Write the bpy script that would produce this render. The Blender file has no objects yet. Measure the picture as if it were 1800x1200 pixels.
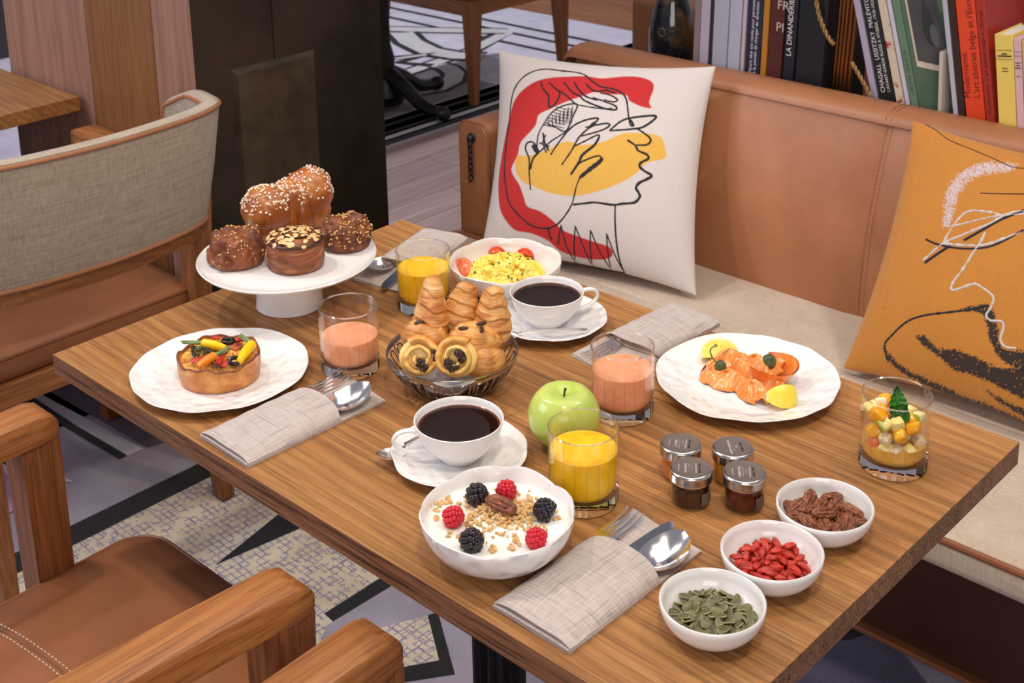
import bpy, bmesh, math, random
import numpy as np
from mathutils import Vector, Matrix, noise as mn
random.seed(7)
PI = math.pi
sc = bpy.context.scene
COL = sc.collection

# ------------------------------------------------------------------ camera
FPX, CX, CY = 2365.13, 900.0, 110.56            # focal length and principal point in pixels of 1800x1200
YAW, PITCH, ROLL = math.radians(-43.1667), math.radians(15.2135), math.radians(-0.93046)
TZ = 0.75                                        # table top height
CAM = Vector((0.0, 0.0, TZ + 0.82))
_f = Vector((math.sin(YAW)*math.cos(PITCH), math.cos(YAW)*math.cos(PITCH), -math.sin(PITCH)))
_r0 = Vector((math.cos(YAW), -math.sin(YAW), 0)); _u0 = _r0.cross(_f)
_r = math.cos(ROLL)*_r0 + math.sin(ROLL)*_u0
_u = -math.sin(ROLL)*_r0 + math.cos(ROLL)*_u0
FWH = Vector((math.sin(YAW), math.cos(YAW), 0)); RTH = Vector((math.cos(YAW), -math.sin(YAW), 0))
cam = bpy.data.cameras.new('camera'); camo = bpy.data.objects.new('camera', cam); COL.objects.link(camo)
camo.matrix_world = Matrix(((_r.x, _u.x, -_f.x, CAM.x), (_r.y, _u.y, -_f.y, CAM.y), (_r.z, _u.z, -_f.z, CAM.z), (0, 0, 0, 1)))
cam.sensor_width = 36; cam.lens = 36*FPX/1800; cam.shift_y = -(600-CY)/1800
cam.clip_start = 0.05; cam.clip_end = 60
cam.dof.use_dof = True; cam.dof.focus_distance = 1.42; cam.dof.aperture_fstop = 18
sc.camera = camo
# ------------------------------------------------------------------ light
sc.view_settings.view_transform = 'Standard'; sc.view_settings.look = 'None'
sc.view_settings.gamma = 1; sc.view_settings.use_curve_mapping = False
sc.view_settings.exposure = -0.12
w = bpy.data.worlds.new('world'); sc.world = w; w.use_nodes = True
w.node_tree.nodes['Background'].inputs[0].default_value = (0.80, 0.78, 0.92, 1)
w.node_tree.nodes['Background'].inputs[1].default_value = 0.28
def area(name, loc, target, sx, sy, power, color):
    l = bpy.data.lights.new(name, 'AREA'); l.shape = 'RECTANGLE'; l.size = sx; l.size_y = sy
    l.energy = power; l.color = color
    o = bpy.data.objects.new(name, l); COL.objects.link(o); o.location = loc
    o.rotation_euler = (Vector(target)-Vector(loc)).to_track_quat('-Z', 'Y').to_euler()
    return o
def spot(name, loc, target, power, color, size=0.06, ang=60, blend=0.5):
    l = bpy.data.lights.new(name, 'SPOT'); l.energy = power; l.color = color
    l.shadow_soft_size = size; l.spot_size = math.radians(ang); l.spot_blend = blend
    o = bpy.data.objects.new(name, l); COL.objects.link(o); o.location = loc
    o.rotation_euler = (Vector(target)-Vector(loc)).to_track_quat('-Z', 'Y').to_euler()
    return o
TC = (-1.02, 1.06, TZ)
area('ceiling_panel_light', (-0.9, 1.3, 3.0), TC, 2.4, 1.8, 24, (1.0, 0.93, 0.86))
area('window_light', (-3.4, -1.2, 2.5), (-1.2, 1.2, 0.7), 1.6, 1.4, 44, (0.84, 0.84, 1.0))
area('front_fill_light', (1.7, -1.9, 2.0), (-1.0, 1.0, 0.8), 2.2, 1.6, 56, (1.0, 0.94, 0.90))  # added soft frontal fill behind the camera; no window known there
spot('ceiling_spot_light.003', (-4.3, 3.9, 3.0), (-4.2, 3.9, 0.0), 240, (0.90, 0.90, 1.0), 0.08, 90)
spot('ceiling_spot_light.004', (-3.0, 0.4, 3.0), (-2.2, 1.2, 0.0), 60, (0.94, 0.90, 1.0), 0.08, 70)
spot('ceiling_spot_light', (-2.2, 0.6, 2.9), TC, 74, (1.0, 0.88, 0.72), 0.07, 60)
spot('ceiling_spot_light.001', (-0.1, 2.0, 2.8), (-1.1, 1.6, 0.7), 54, (1.0, 0.86, 0.72), 0.07, 64)
spot('ceiling_spot_light.002', (-0.2, 0.4, 2.9), (-1.1, 0.9, 0.7), 62, (1.0, 0.84, 0.64), 0.07, 60)

# ------------------------------------------------------------------ placing
def ray(px, py): return _f + (px-CX)/FPX*_r - (py-CY)/FPX*_u
def P(px, py, z=TZ):
    d = ray(px, py); return CAM + d*((z-CAM.z)/d.z)
def PY(px, py, y):
    d = ray(px, py); return CAM + d*((y-CAM.y)/d.y)
def PX(px, py, x):
    d = ray(px, py); return CAM + d*((x-CAM.x)/d.x)
def PV(px, py, ref, back=0.0):
    """point seen at a pixel, in the upright plane that passes through ref"""
    d = ray(px, py); r = Vector((ref[0], ref[1], 0)) + FWH*back
    return CAM + d*((r-Vector((CAM.x, CAM.y, 0))).dot(FWH)/d.dot(FWH))

# ------------------------------------------------------------------ objects
def link(o, parent=None):
    COL.objects.link(o)
    if parent is not None: o.parent = parent
    return o
def tag(o, label=None, cat=None, group=None, kind=None):
    if label: o['label'] = label
    if cat: o['category'] = cat
    if group: o['group'] = group
    if kind: o['kind'] = kind
    return o
def empty(name, loc=(0, 0, 0), rz=0, label=None, cat=None, group=None, kind=None):
    o = bpy.data.objects.new(name, None); link(o); o.location = loc; o.rotation_euler = (0, 0, rz)
    o.empty_display_size = 0.02
    return tag(o, label, cat, group, kind)
def copy_tree(o, parent=None):
    c = o.copy(); COL.objects.link(c); c.parent = parent
    for ch in [x for x in COL.objects if x.parent == o]: copy_tree(ch, c)
    return c
def Rz(a): return Matrix.Rotation(a, 4, 'Z')
def Rx(a): return Matrix.Rotation(a, 4, 'X')
def Ry(a): return Matrix.Rotation(a, 4, 'Y')
def T(*a): return Matrix.Translation(Vector(a if len(a) > 1 else a[0]))
def S(x, y, z): return Matrix.Diagonal((x, y, z, 1))

class G:
    def __init__(self): self.v = []; self.f = []; self.m = []
    def add(self, v, f, mi=0, M=None):
        b = len(self.v)
        if M is not None: v = [M @ Vector(p) for p in v]
        self.v += [tuple(p) for p in v]
        self.f += [tuple(i+b for i in q) for q in f]; self.m += [mi]*len(f); return self
    def box(self, c, s, bev=0.0, M=None, mi=0, seg=1):
        bm = bmesh.new(); bmesh.ops.create_cube(bm, size=1)
        for v in bm.verts: v.co = Vector((v.co.x*s[0], v.co.y*s[1], v.co.z*s[2]))
        if bev: bmesh.ops.bevel(bm, geom=list(bm.edges)+list(bm.verts), offset=bev, segments=seg, affect='EDGES', profile=0.5)
        vs = [Vector(v.co)+Vector(c) for v in bm.verts]; bm.verts.index_update()
        fs = [[v.index for v in f.verts] for f in bm.faces]; bm.free()
        return self.add(vs, fs, mi, M)
    def lathe(self, prof, n=48, rf=None, zf=None, M=None, mi=0, closed=False):
        """prof: list of (r, z); rf(theta, i) multiplies the radius, zf(theta, i) adds to z; closed joins last to first"""
        vs, fs, rings = [], [], []
        for i, (r, z) in enumerate(prof):
            if r < 1e-7:
                rings.append([len(vs)]*n); vs.append((0, 0, z + (zf(0, i) if zf else 0))); continue
            ring = []
            for k in range(n):
                t = 2*PI*k/n; q = r*(rf(t, i) if rf else 1)
                ring.append(len(vs)); vs.append((q*math.cos(t), q*math.sin(t), z+(zf(t, i) if zf else 0)))
            rings.append(ring)
        pairs = list(zip(rings, rings[1:])) + ([(rings[-1], rings[0])] if closed else [])
        for a, b in pairs:
            for k in range(n):
                j = (k+1) % n; q = [a[k], a[j], b[j], b[k]]
                u = []
                for x in q:
                    if x not in u: u.append(x)
                if len(u) > 2: fs.append(u)
        return self.add(vs, fs, mi, M)
    def tube(self, pts, rad, n=8, closed=False, mi=0, M=None, flat=1.0, cap=True):
        pts = [Vector(p) for p in pts]; L = len(pts); vs, fs = [], []
        R = rad if isinstance(rad, (list, tuple)) else [rad]*L
        prev = None
        for i, p in enumerate(pts):
            t = (pts[(i+1) % L] if closed or i < L-1 else p) - (pts[i-1] if closed or i > 0 else p)
            t = t.normalized() if t.length > 1e-9 else Vector((0, 0, 1))
            if prev is None:
                a = Vector((0, 0, 1)) if abs(t.z) < 0.9 else Vector((1, 0, 0))
                nrm = (a - t*a.dot(t)).normalized()
            else:
                nrm = prev - t*prev.dot(t); nrm = nrm.normalized() if nrm.length > 1e-6 else prev
            prev = nrm; bn = t.cross(nrm)
            for k in range(n):
                th = 2*PI*k/n; vs.append(p + nrm*(R[i]*flat*math.cos(th)) + bn*(R[i]*math.sin(th)))
        for i in range(L if closed else L-1):
            j = (i+1) % L
            for k in range(n):
                l = (k+1) % n; fs.append((i*n+k, i*n+l, j*n+l, j*n+k))
        if cap and not closed:
            fs.append(tuple(range(n-1, -1, -1))); fs.append(tuple(range((L-1)*n, L*n)))
        return self.add(vs, fs, mi, M)
    def grid(self, fn, nu, nv, mi=0, M=None, flip=False):
        vs = [fn(i/nu, j/nv) for j in range(nv+1) for i in range(nu+1)]; fs = []
        for j in range(nv):
            for i in range(nu):
                a = j*(nu+1)+i; q = (a, a+1, a+nu+2, a+nu+1); fs.append(q[::-1] if flip else q)
        return self.add(vs, fs, mi, M)
    def sheet(self, fn, nu, nv, th, mi=0, M=None):
        """a closed sheet: fn(u, v) is its top, th its thickness (down)"""
        top = [Vector(fn(i/nu, j/nv)) for j in range(nv+1) for i in range(nu+1)]
        thf = th if callable(th) else (lambda a, b: th)
        bot = [p - Vector((0, 0, thf((k % (nu+1))/nu, (k//(nu+1))/nv))) for k, p in enumerate(top)]
        N = len(top); fs = []; W = nu+1
        for j in range(nv):
            for i in range(nu):
                a = j*W+i; fs.append((a, a+1, a+W+1, a+W)); fs.append((N+a+W, N+a+W+1, N+a+1, N+a))
        rim = [i for i in range(W)] + [j*W+nu for j in range(1, nv+1)] + [nv*W+i for i in range(nu-1, -1, -1)] + [j*W for j in range(nv-1, 0, -1)]
        for a, b in zip(rim, rim[1:]+rim[:1]): fs.append((b, a, N+a, N+b))
        return self.add(top+bot, fs, mi, M)
    def ico(self, c, r, sub=2, nz=0, fr=1.0, M=None, mi=0, seed=0.0):
        bm = bmesh.new(); bmesh.ops.create_icosphere(bm, subdivisions=sub, radius=1)
        r = r if isinstance(r, (list, tuple)) else (r, r, r); vs = []
        for v in bm.verts:
            k = 1 + (nz*mn.noise(Vector(v.co)*fr + Vector((seed, seed*1.7, -seed))) if nz else 0)
            p = Vector((v.co.x*r[0]*k, v.co.y*r[1]*k, v.co.z*r[2]*k)); vs.append(p)
        if M is not None: vs = [M @ p for p in vs]
        vs = [p + Vector(c) for p in vs]
        bm.verts.index_update(); fs = [[v.index for v in f.verts] for f in bm.faces]; bm.free()
        return self.add(vs, fs, mi)
    def prism(self, poly, z0, z1, mi=0, M=None, inset=0.0):
        n = len(poly)
        vs = [(x, y, z0) for x, y in poly] + [(x, y, z1) for x, y in poly]
        fs = [tuple(range(n-1, -1, -1)), tuple(range(n, 2*n))] + [(i, (i+1) % n, n+(i+1) % n, n+i) for i in range(n)]
        return self.add(vs, fs, mi, M)
    def disp(self, fn):
        self.v = [tuple(fn(Vector(p))) for p in self.v]; return self
    def mesh(self, name, mats, smooth=True, angle=40):
        me = bpy.data.meshes.new(name); me.from_pydata(self.v, [], self.f)
        mats = mats if isinstance(mats, (list, tuple)) else [mats]
        for m in mats: me.materials.append(m)
        if len(mats) > 1: me.polygons.foreach_set('material_index', self.m)
        if smooth:
            me.polygons.foreach_set('use_smooth', [True]*len(me.polygons))
            me.update(); me.set_sharp_from_angle(angle=math.radians(angle))
        me.validate(); me.update(); return me
    def obj(self, name, mats, parent=None, loc=None, rot=None, smooth=True, angle=40, label=None, cat=None, group=None, kind=None, M=None):
        o = bpy.data.objects.new(name, self.mesh(name, mats, smooth, angle)); link(o, parent)
        if loc is not None: o.location = loc
        if rot is not None: o.rotation_euler = rot
        if M is not None: o.matrix_local = M
        return tag(o, label, cat, group, kind)
def inst(me, name, M, parent=None, **k):
    o = bpy.data.objects.new(name, me); link(o, parent)
    if parent is None: o.matrix_world = M
    else: o.matrix_local = M
    return tag(o, **k)
def spline(pts, n=8, closed=False):
    pts = [Vector(p) for p in pts]; out = []; L = len(pts)
    rng = range(L if closed else L-1)
    for i in rng:
        g = (lambda k: pts[k % L]) if closed else (lambda k: pts[max(0, min(L-1, k))])
        a, b, c, d = g(i-1), g(i), g(i+1), g(i+2)
        for k in range(n):
            t = k/n
            out.append(0.5*((2*b) + (c-a)*t + (2*a-5*b+4*c-d)*t*t + (3*b-a-3*c+d)*t**3))
    if not closed: out.append(pts[-1])
    return out
def text_geo(body, size, align='LEFT', spacing=1.0, ext=0.0):
    cu = bpy.data.curves.new('txt', 'FONT'); cu.body = body; cu.size = size; cu.align_x = align; cu.align_y = 'CENTER'
    cu.extrude = ext; cu.space_character = spacing; cu.resolution_u = 3
    o = bpy.data.objects.new('txt', cu); COL.objects.link(o)
    dg = bpy.context.evaluated_depsgraph_get()
    me = bpy.data.meshes.new_from_object(o.evaluated_get(dg))
    g = G(); g.v = [tuple(v.co) for v in me.vertices]; g.f = [tuple(p.vertices) for p in me.polygons]; g.m = [0]*len(g.f)
    bpy.data.objects.remove(o); bpy.data.curves.remove(cu); bpy.data.meshes.remove(me)
    return g
def fbm(p, o=3):
    s, a = 0, 1
    for i in range(o): s += a*mn.noise(p*(2**i)); a *= 0.5
    return s
# ------------------------------------------------------------------ materials
def lin(r, g, b):
    f = lambda c: (c/255/12.92) if c/255 <= 0.04045 else ((c/255+0.055)/1.055)**2.4
    return (f(r), f(g), f(b), 1)
class Mt:
    def __init__(self, name):
        self.m = bpy.data.materials.new(name); self.m.use_nodes = True
        self.t = self.m.node_tree; self.b = self.t.nodes['Principled BSDF']
    def n(self, typ, **k):
        x = self.t.nodes.new(typ)
        for a, v in k.items():
            if hasattr(x, a): setattr(x, a, v)
        return x
    def l(self, a, b): self.t.links.new(a, b)
    def set(self, **k):
        for a, v in k.items():
            self.b.inputs[{'color': 'Base Color', 'rough': 'Roughness', 'metal': 'Metallic', 'spec': 'Specular IOR Level', 'trans': 'Transmission Weight', 'ior': 'IOR', 'sss': 'Subsurface Weight', 'sssr': 'Subsurface Radius', 'ssss': 'Subsurface Scale', 'coat': 'Coat Weight', 'coatr': 'Coat Roughness', 'sheen': 'Sheen Weight', 'aniso': 'Anisotropic'}[a]].default_value = v
        return self
    def coord(self, scale=(1, 1, 1), rnd=0.0, kind='Object', rot=(0, 0, 0)):
        tc = self.n('ShaderNodeTexCoord'); mp = self.n('ShaderNodeMapping'); mp.inputs['Scale'].default_value = scale
        mp.inputs['Rotation'].default_value = rot
        src = tc.outputs[kind]
        if rnd:
            oi = self.n('ShaderNodeObjectInfo'); mu = self.n('ShaderNodeMath', operation='MULTIPLY'); mu.inputs[1].default_value = rnd
            self.l(oi.outputs['Random'], mu.inputs[0]); ad = self.n('ShaderNodeVectorMath', operation='ADD')
            self.l(src, ad.inputs[0]); self.l(mu.outputs[0], ad.inputs[1]); src = ad.outputs[0]
        self.l(src, mp.inputs[0]); return mp.outputs[0]
    def noise(self, vec, scale=5, detail=3, rough=0.5, dist=0):
        x = self.n('ShaderNodeTexNoise'); x.inputs['Scale'].default_value = scale; x.inputs['Detail'].default_value = detail
        x.inputs['Roughness'].default_value = rough; x.inputs['Distortion'].default_value = dist
        if vec is not None: self.l(vec, x.inputs['Vector'])
        return x.outputs['Fac']
    def vor(self, vec, scale=5, feature='F1', out='Distance'):
        x = self.n('ShaderNodeTexVoronoi', feature=feature); x.inputs['Scale'].default_value = scale
        if vec is not None: self.l(vec, x.inputs['Vector'])
        return x.outputs[out]
    def wave(self, vec, scale=5, dist=0, detail=2, dscale=1, direction='X', profile='SIN', wt='BANDS'):
        x = self.n('ShaderNodeTexWave', wave_type=wt, bands_direction=direction, wave_profile=profile)
        x.inputs['Scale'].default_value = scale; x.inputs['Distortion'].default_value = dist; x.inputs['Detail'].default_value = detail
        x.inputs['Detail Scale'].default_value = dscale
        if vec is not None: self.l(vec, x.inputs['Vector'])
        return x.outputs['Fac']
    def ramp(self, fac, stops, interp='LINEAR'):
        x = self.n('ShaderNodeValToRGB'); cr = x.color_ramp; cr.interpolation = interp
        while len(cr.elements) < len(stops): cr.elements.new(0.5)
        for e, (p, c) in zip(cr.elements, stops): e.position = p; e.color = c if len(c) == 4 else (*c, 1)
        self.l(fac, x.inputs[0]); return x.outputs[0]
    def mix(self, fac, a, b, mode='MIX'):
        x = self.n('ShaderNodeMixRGB', blend_type=mode)
        for i, v in ((0, fac), (1, a), (2, b)):
            if hasattr(v, 'links'): self.l(v, x.inputs[i])
            else: x.inputs[i].default_value = v
        return x.outputs[0]
    def math(self, op, a, b=0.0):
        x = self.n('ShaderNodeMath', operation=op)
        for i, v in ((0, a), (1, b)):
            if hasattr(v, 'links'): self.l(v, x.inputs[i])
            else: x.inputs[i].default_value = v
        return x.outputs[0]
    def sep(self, v):
        x = self.n('ShaderNodeSeparateXYZ'); self.l(v, x.inputs[0]); return x.outputs
    def color(self, s): self.l(s, self.b.inputs['Base Color']); return self
    def rough(self, s): self.l(s, self.b.inputs['Roughness']); return self
    def bump(self, h, strength=0.3, dist=0.002):
        x = self.n('ShaderNodeBump'); x.inputs['Strength'].default_value = strength; x.inputs['Distance'].default_value = dist
        self.l(h, x.inputs['Height']); self.l(x.outputs[0], self.b.inputs['Normal']); return self
def plain(name, rgb, rough=0.5, metal=0, **k):
    return Mt(name).set(color=lin(*rgb), rough=rough, metal=metal, **k).m
def mottled(name, a, b, scale=30, rough=0.5, bump=0.0, bscale=None, detail=4, lo=0.35, hi=0.65, kind='Object', sss=0, **k):
    m = Mt(name).set(rough=rough, **k); v = m.coord(rnd=3.0, kind=kind)
    f = m.noise(v, scale, detail, 0.6); m.color(m.ramp(f, [(lo, lin(*a)), (hi, lin(*b))]))
    if bump: m.bump(m.noise(v, bscale or scale*2, 4, 0.6), 0.6, bump)
    if sss: m.set(sss=sss, sssr=(0.008, 0.004, 0.002), ssss=1.0)
    return m.m
def wood(name, dark, mid, light, axis=0, k=1.0, rough=0.45, pores=0.40, rings=0.4):
    m = Mt(name)
    sc1 = [24*k]*3; sc1[axis] = 1.3*k; sc2 = [260*k]*3; sc2[axis] = 6*k; sc3 = [20*k]*3; sc3[axis] = 1.6*k
    v1 = m.coord(sc1, 7.3); v2 = m.coord(sc2, 7.3); v3 = m.coord(sc3, 7.3)
    n1 = m.noise(v1, 1.0, 5, 0.62, 0.9)
    wv = m.wave(v3, 1.3, 6.0, 4, 0.7, direction='DIAGONAL', profile='SIN')
    fac = m.mix(rings*0.42, n1, wv)
    c = m.ramp(fac, [(0.12, lin(*dark)), (0.5, lin(*mid)), (0.88, lin(*light))])
    p = m.noise(v2, 1.0, 3, 0.6)
    c = m.mix(pores, c, m.ramp(p, [(0.36, lin(*[x*0.52 for x in dark])), (0.52, (1, 1, 1, 1))]), 'MULTIPLY')
    oi = m.n('ShaderNodeObjectInfo'); hs = m.n('ShaderNodeHueSaturation')
    hs.inputs['Value'].default_value = 1
    vv = m.math('ADD', m.math('MULTIPLY', oi.outputs['Random'], 0.24), 0.88); m.l(vv, hs.inputs['Value'])
    m.l(c, hs.inputs['Color']); m.color(hs.outputs[0])
    m.rough(m.ramp(p, [(0.3, (rough+.18,)*3), (0.6, (rough,)*3)])); m.bump(p, 0.25, 0.0006)
    return m.m
def leather(name, a, b, rough=0.42):
    m = Mt(name); v = m.coord(rnd=2.0)
    c = m.ramp(m.noise(v, 5, 5, 0.6), [(0.3, lin(*a)), (0.72, lin(*b))])
    m.color(c); m.bump(m.vor(v, 520), 0.25, 0.0006); m.set(rough=rough); return m.m
def weave(name, a, b, pitch=0.0022, kind='Object', stripes=0.0, rough=0.85, rnd=0.0):
    """plain-woven cloth: two crossed yarn waves, in object space along x/y/z"""
    m = Mt(name); v = m.coord(rnd=rnd, kind=kind); s = 1/(pitch*2*PI)*2*PI/2
    x, y, z = m.sep(v)
    u = m.math('ADD', x, m.math('MULTIPLY', z, 0.0)); 
    sx = m.math('SINE', m.math('MULTIPLY', m.math('ADD', x, m.math('MULTIPLY', y, 0.5)), 2*PI/pitch))
    sz = m.math('SINE', m.math('MULTIPLY', m.math('ADD', z, m.math('MULTIPLY', y, 1.0)), 2*PI/pitch))
    h = m.math('MULTIPLY', sx, sz); h01 = m.math('ADD', m.math('MULTIPLY', h, 0.5), 0.5)
    sl = m.noise(m.coord((12, 12, 260), kind=kind), 1, 2); sl2 = m.noise(m.coord((260, 260, 12), kind=kind), 1, 2)
    f = m.math('ADD', m.math('MULTIPLY', h01, 0.34), m.math('MULTIPLY', m.math('ADD', sl, sl2), 0.33))
    m.color(m.ramp(f, [(0.3, lin(*a)), (0.7, lin(*b))])); m.bump(h01, 0.35, pitch*0.25); m.set(rough=rough, sheen=0.15)
    return m.m
def linen(name, a, b, dark):
    """table napkin cloth: fine grain with irregular darker crossing threads (object x / y)"""
    m = Mt(name).set(rough=0.85); v = m.coord(rnd=1.0)
    g1 = m.noise(m.coord((900, 40, 40), 1.0), 1, 2); g2 = m.noise(m.coord((40, 900, 40), 1.0), 1, 2)
    base = m.ramp(m.math('MULTIPLY', m.math('ADD', g1, g2), 0.5), [(0.36, lin(*a)), (0.62, lin(*b))])
    t1 = m.noise(m.coord((520, 16, 16), 1.0), 1, 1); t2 = m.noise(m.coord((16, 520, 16), 1.0), 1, 1)
    tt = m.math('MAXIMUM', t1, t2)
    base = m.mix(m.ramp(tt, [(0.63, (0, 0, 0)), (0.72, (0.55,)*3)]), base, lin(*dark))
    m.color(base); m.bump(m.math('ADD', g1, g2), 0.3, 0.0006); return m.m
def porcelain(name, rgb=(238, 236, 234), hammer=0.0):
    m = Mt(name).set(color=lin(*rgb), rough=0.13, coat=0.25, coatr=0.05)
    if hammer:
        v = m.coord(); m.bump(m.vor(v, 70, 'SMOOTH_F1'), 0.8, hammer*2)
    return m.m
M = {}
M['oak'] = wood('oak_table', (136, 88, 46), (172, 119, 66), (196, 146, 88), 0, 1.25, 0.40, 0.42, 0.5)
M['oak_edge'] = wood('oak_edge', (112, 72, 48), (148, 104, 74), (174, 130, 98), 0, 1.6, 0.5, 0.8, 0.2)
M['chair_wood_y'] = wood('chair_oak_y', (128, 74, 34), (170, 108, 56), (196, 136, 78), 1, 1.3, 0.42)
M['chair_wood_x'] = wood('chair_oak_x', (118, 66, 32), (156, 98, 52), (182, 124, 72), 0, 1.3, 0.42)
M['chair_wood_z'] = wood('chair_oak_z', (112, 62, 32), (150, 92, 50), (174, 116, 68), 2, 1.3, 0.42)
M['veneer'] = wood('column_veneer', (128, 92, 74), (158, 118, 98), (180, 140, 120), 2, 0.8, 0.45, 0.3, 0.15)
M['veneer_gold'] = wood('column_veneer_gold', (122, 78, 40), (148, 98, 56), (168, 116, 72), 2, 0.8, 0.45, 0.3, 0.15)
M['floor_wood'] = wood('floor_oak', (134, 106, 98), (168, 140, 132), (190, 164, 156), 1, 0.7, 0.38, 0.3, 0.2)
M['dark_wood'] = plain('shelf_dark', (38, 26, 22), 0.5)
M['bronze'] = mottled('dark_bronze_panel', (40, 32, 26), (58, 48, 38), 6, 0.38, metal=0.3)
M['brass_plate'] = mottled('brushed_brass_plate', (64, 57, 44), (84, 76, 60), 14, 0.36, metal=0.5)
M['brass'] = plain('aged_brass', (176, 122, 74), 0.3, 1.0)
M['leather'] = leather('tan_leather', (154, 98, 62), (180, 122, 84))
M['leather_seat'] = leather('brown_leather_seat', (140, 86, 52), (166, 108, 70), 0.4)
M['leather_trim'] = leather('leather_piping', (128, 76, 46), (148, 92, 60), 0.45)
M['leather_dark'] = leather('dark_leather_plinth', (58, 30, 16), (74, 40, 22), 0.45)
M['bench_cloth'] = weave('bench_weave', (168, 148, 126), (216, 200, 182), 0.0034)
M['chair_cloth'] = weave('chair_weave', (136, 120, 100), (196, 182, 164), 0.0034)
M['stitch'] = plain('stitching', (226, 206, 180), 0.7)
M['stitch_tan'] = plain('stitching_tan', (186, 132, 92), 0.7)
M['napkin'] = linen('grey_linen', (172, 160, 152), (200, 189, 184), (132, 122, 118))
M['china'] = porcelain('porcelain')
M['china_h'] = porcelain('porcelain_hammered', (240, 239, 238), 0.0022)
M['steel'] = Mt('polished_steel').set(color=(0.93, 0.91, 0.89, 1), rough=0.15, metal=1).m
M['steel_dark'] = Mt('knife_steel').set(color=(0.50, 0.51, 0.54, 1), rough=0.2, metal=1).m
M['chrome'] = Mt('chrome_wire').set(color=(0.46, 0.44, 0.42, 1), rough=0.16, metal=1).m  # metal colour darkened, standing in for reflections of dark surroundings
M['glass'] = Mt('clear_glass').set(color=(1, 1, 1, 1), rough=0.0, trans=1, ior=1.47).m
def thin_glass(name, tint):
    m = Mt(name); t = m.n('ShaderNodeBsdfTransparent'); t.inputs[0].default_value = tint
    g_ = m.n('ShaderNodeBsdfGlossy'); g_.inputs['Roughness'].default_value = 0.02; g_.inputs[0].default_value = (1, 1, 1, 1)
    fr = m.n('ShaderNodeLayerWeight'); fr.inputs[0].default_value = 0.5; mx = m.n('ShaderNodeMixShader')
    m.l(m.math('ADD', m.math('MULTIPLY', m.math('POWER', fr.outputs['Facing'], 3.0), 0.55), 0.03), mx.inputs[0]); m.l(t.outputs[0], mx.inputs[1]); m.l(g_.outputs[0], mx.inputs[2])
    m.l(mx.outputs[0], m.t.nodes['Material Output'].inputs[0]); m.t.nodes.remove(m.b); return m.m
M['glass_wall'] = thin_glass('clear_glass_wall', (0.97, 0.97, 0.965, 1))
def juice(name, a, b, rgbsss):
    m = Mt(name).set(rough=0.22, sss=0.35, sssr=rgbsss, ssss=0.004); v = m.coord()
    m.color(m.ramp(m.noise(v, 60, 4, 0.6), [(0.3, lin(*a)), (0.7, lin(*b))])); return m.m
M['oj'] = juice('orange_juice', (250, 186, 10), (255, 206, 30), (1.0, 0.6, 0.1))
M['pink'] = juice('grapefruit_juice', (240, 158, 116), (247, 176, 136), (1.0, 0.4, 0.25))
M['coffee'] = plain('black_coffee', (34, 14, 7), 0.05)
M['coffee_rim'] = plain('coffee_edge', (96, 48, 20), 0.1)
M['iron'] = plain('black_cast_iron', (16, 15, 16), 0.35)
M['rope'] = mottled('gold_cord', (118, 84, 44), (178, 140, 84), 200, 0.7)
def pastry(name, dark, mid, light, scale=26, bump=0.0016, rough=0.42, crisp=0.0):
    m = Mt(name).set(rough=rough, coat=0.12, coatr=0.3); v = m.coord(rnd=1.0)
    f = m.noise(v, scale, 6, 0.62, 0.4)
    m.color(m.ramp(f, [(0.28, lin(*dark)), (0.5, lin(*mid)), (0.72, lin(*light))]))
    m.bump(m.noise(v, scale*3.2, 6, 0.65), 0.7, bump); return m.m
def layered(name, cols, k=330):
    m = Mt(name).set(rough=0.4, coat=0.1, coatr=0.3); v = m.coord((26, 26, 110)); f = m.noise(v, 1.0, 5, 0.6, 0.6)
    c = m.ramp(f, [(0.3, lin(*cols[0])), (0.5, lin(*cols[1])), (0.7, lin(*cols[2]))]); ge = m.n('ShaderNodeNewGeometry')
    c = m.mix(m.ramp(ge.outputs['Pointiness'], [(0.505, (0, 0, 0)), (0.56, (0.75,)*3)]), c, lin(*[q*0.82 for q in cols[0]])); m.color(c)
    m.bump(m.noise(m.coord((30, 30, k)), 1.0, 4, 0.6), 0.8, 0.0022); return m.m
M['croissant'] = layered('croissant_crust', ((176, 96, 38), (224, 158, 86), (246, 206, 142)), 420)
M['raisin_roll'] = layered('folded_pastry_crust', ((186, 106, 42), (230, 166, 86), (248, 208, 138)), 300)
M['custard'] = mottled('custard', (236, 190, 92), (246, 214, 130), 60, 0.35)
M['raisin'] = mottled('raisin', (34, 16, 14), (72, 40, 32), 260, 0.35, 0.0008, 500)
M['choc'] = mottled('chocolate', (40, 24, 18), (66, 42, 32), 200, 0.45)
M['brioche'] = pastry('brioche_crust', (98, 44, 14), (154, 80, 28), (208, 138, 62), 16, 0.0016, 0.34)
M['nutbun'] = pastry('nut_bun_crust', (66, 28, 12), (118, 58, 26), (170, 98, 50), 44, 0.0042, 0.5)
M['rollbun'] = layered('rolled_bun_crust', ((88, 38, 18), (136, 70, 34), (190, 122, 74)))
M['sugar'] = plain('pearl_sugar', (246, 226, 204), 0.4)
M['nutbit'] = plain('chopped_nut', (226, 180, 110), 0.55)
M['almond'] = mottled('almond_flake', (214, 170, 104), (240, 210, 154), 90, 0.5)
M['darkglaze'] = plain('dark_filling', (40, 18, 10), 0.3)
M['quiche'] = pastry('quiche_crust', (156, 82, 32), (200, 126, 56), (230, 172, 100), 34, 0.0012, 0.34)
M['filling'] = pastry('quiche_filling', (150, 66, 30), (226, 162, 70), (244, 206, 120), 70, 0.002, 0.4)
M['carrot'] = plain('orange_carrot', (240, 136, 34), 0.28)
M['ycarrot'] = plain('yellow_carrot', (250, 204, 24), 0.25)
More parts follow.
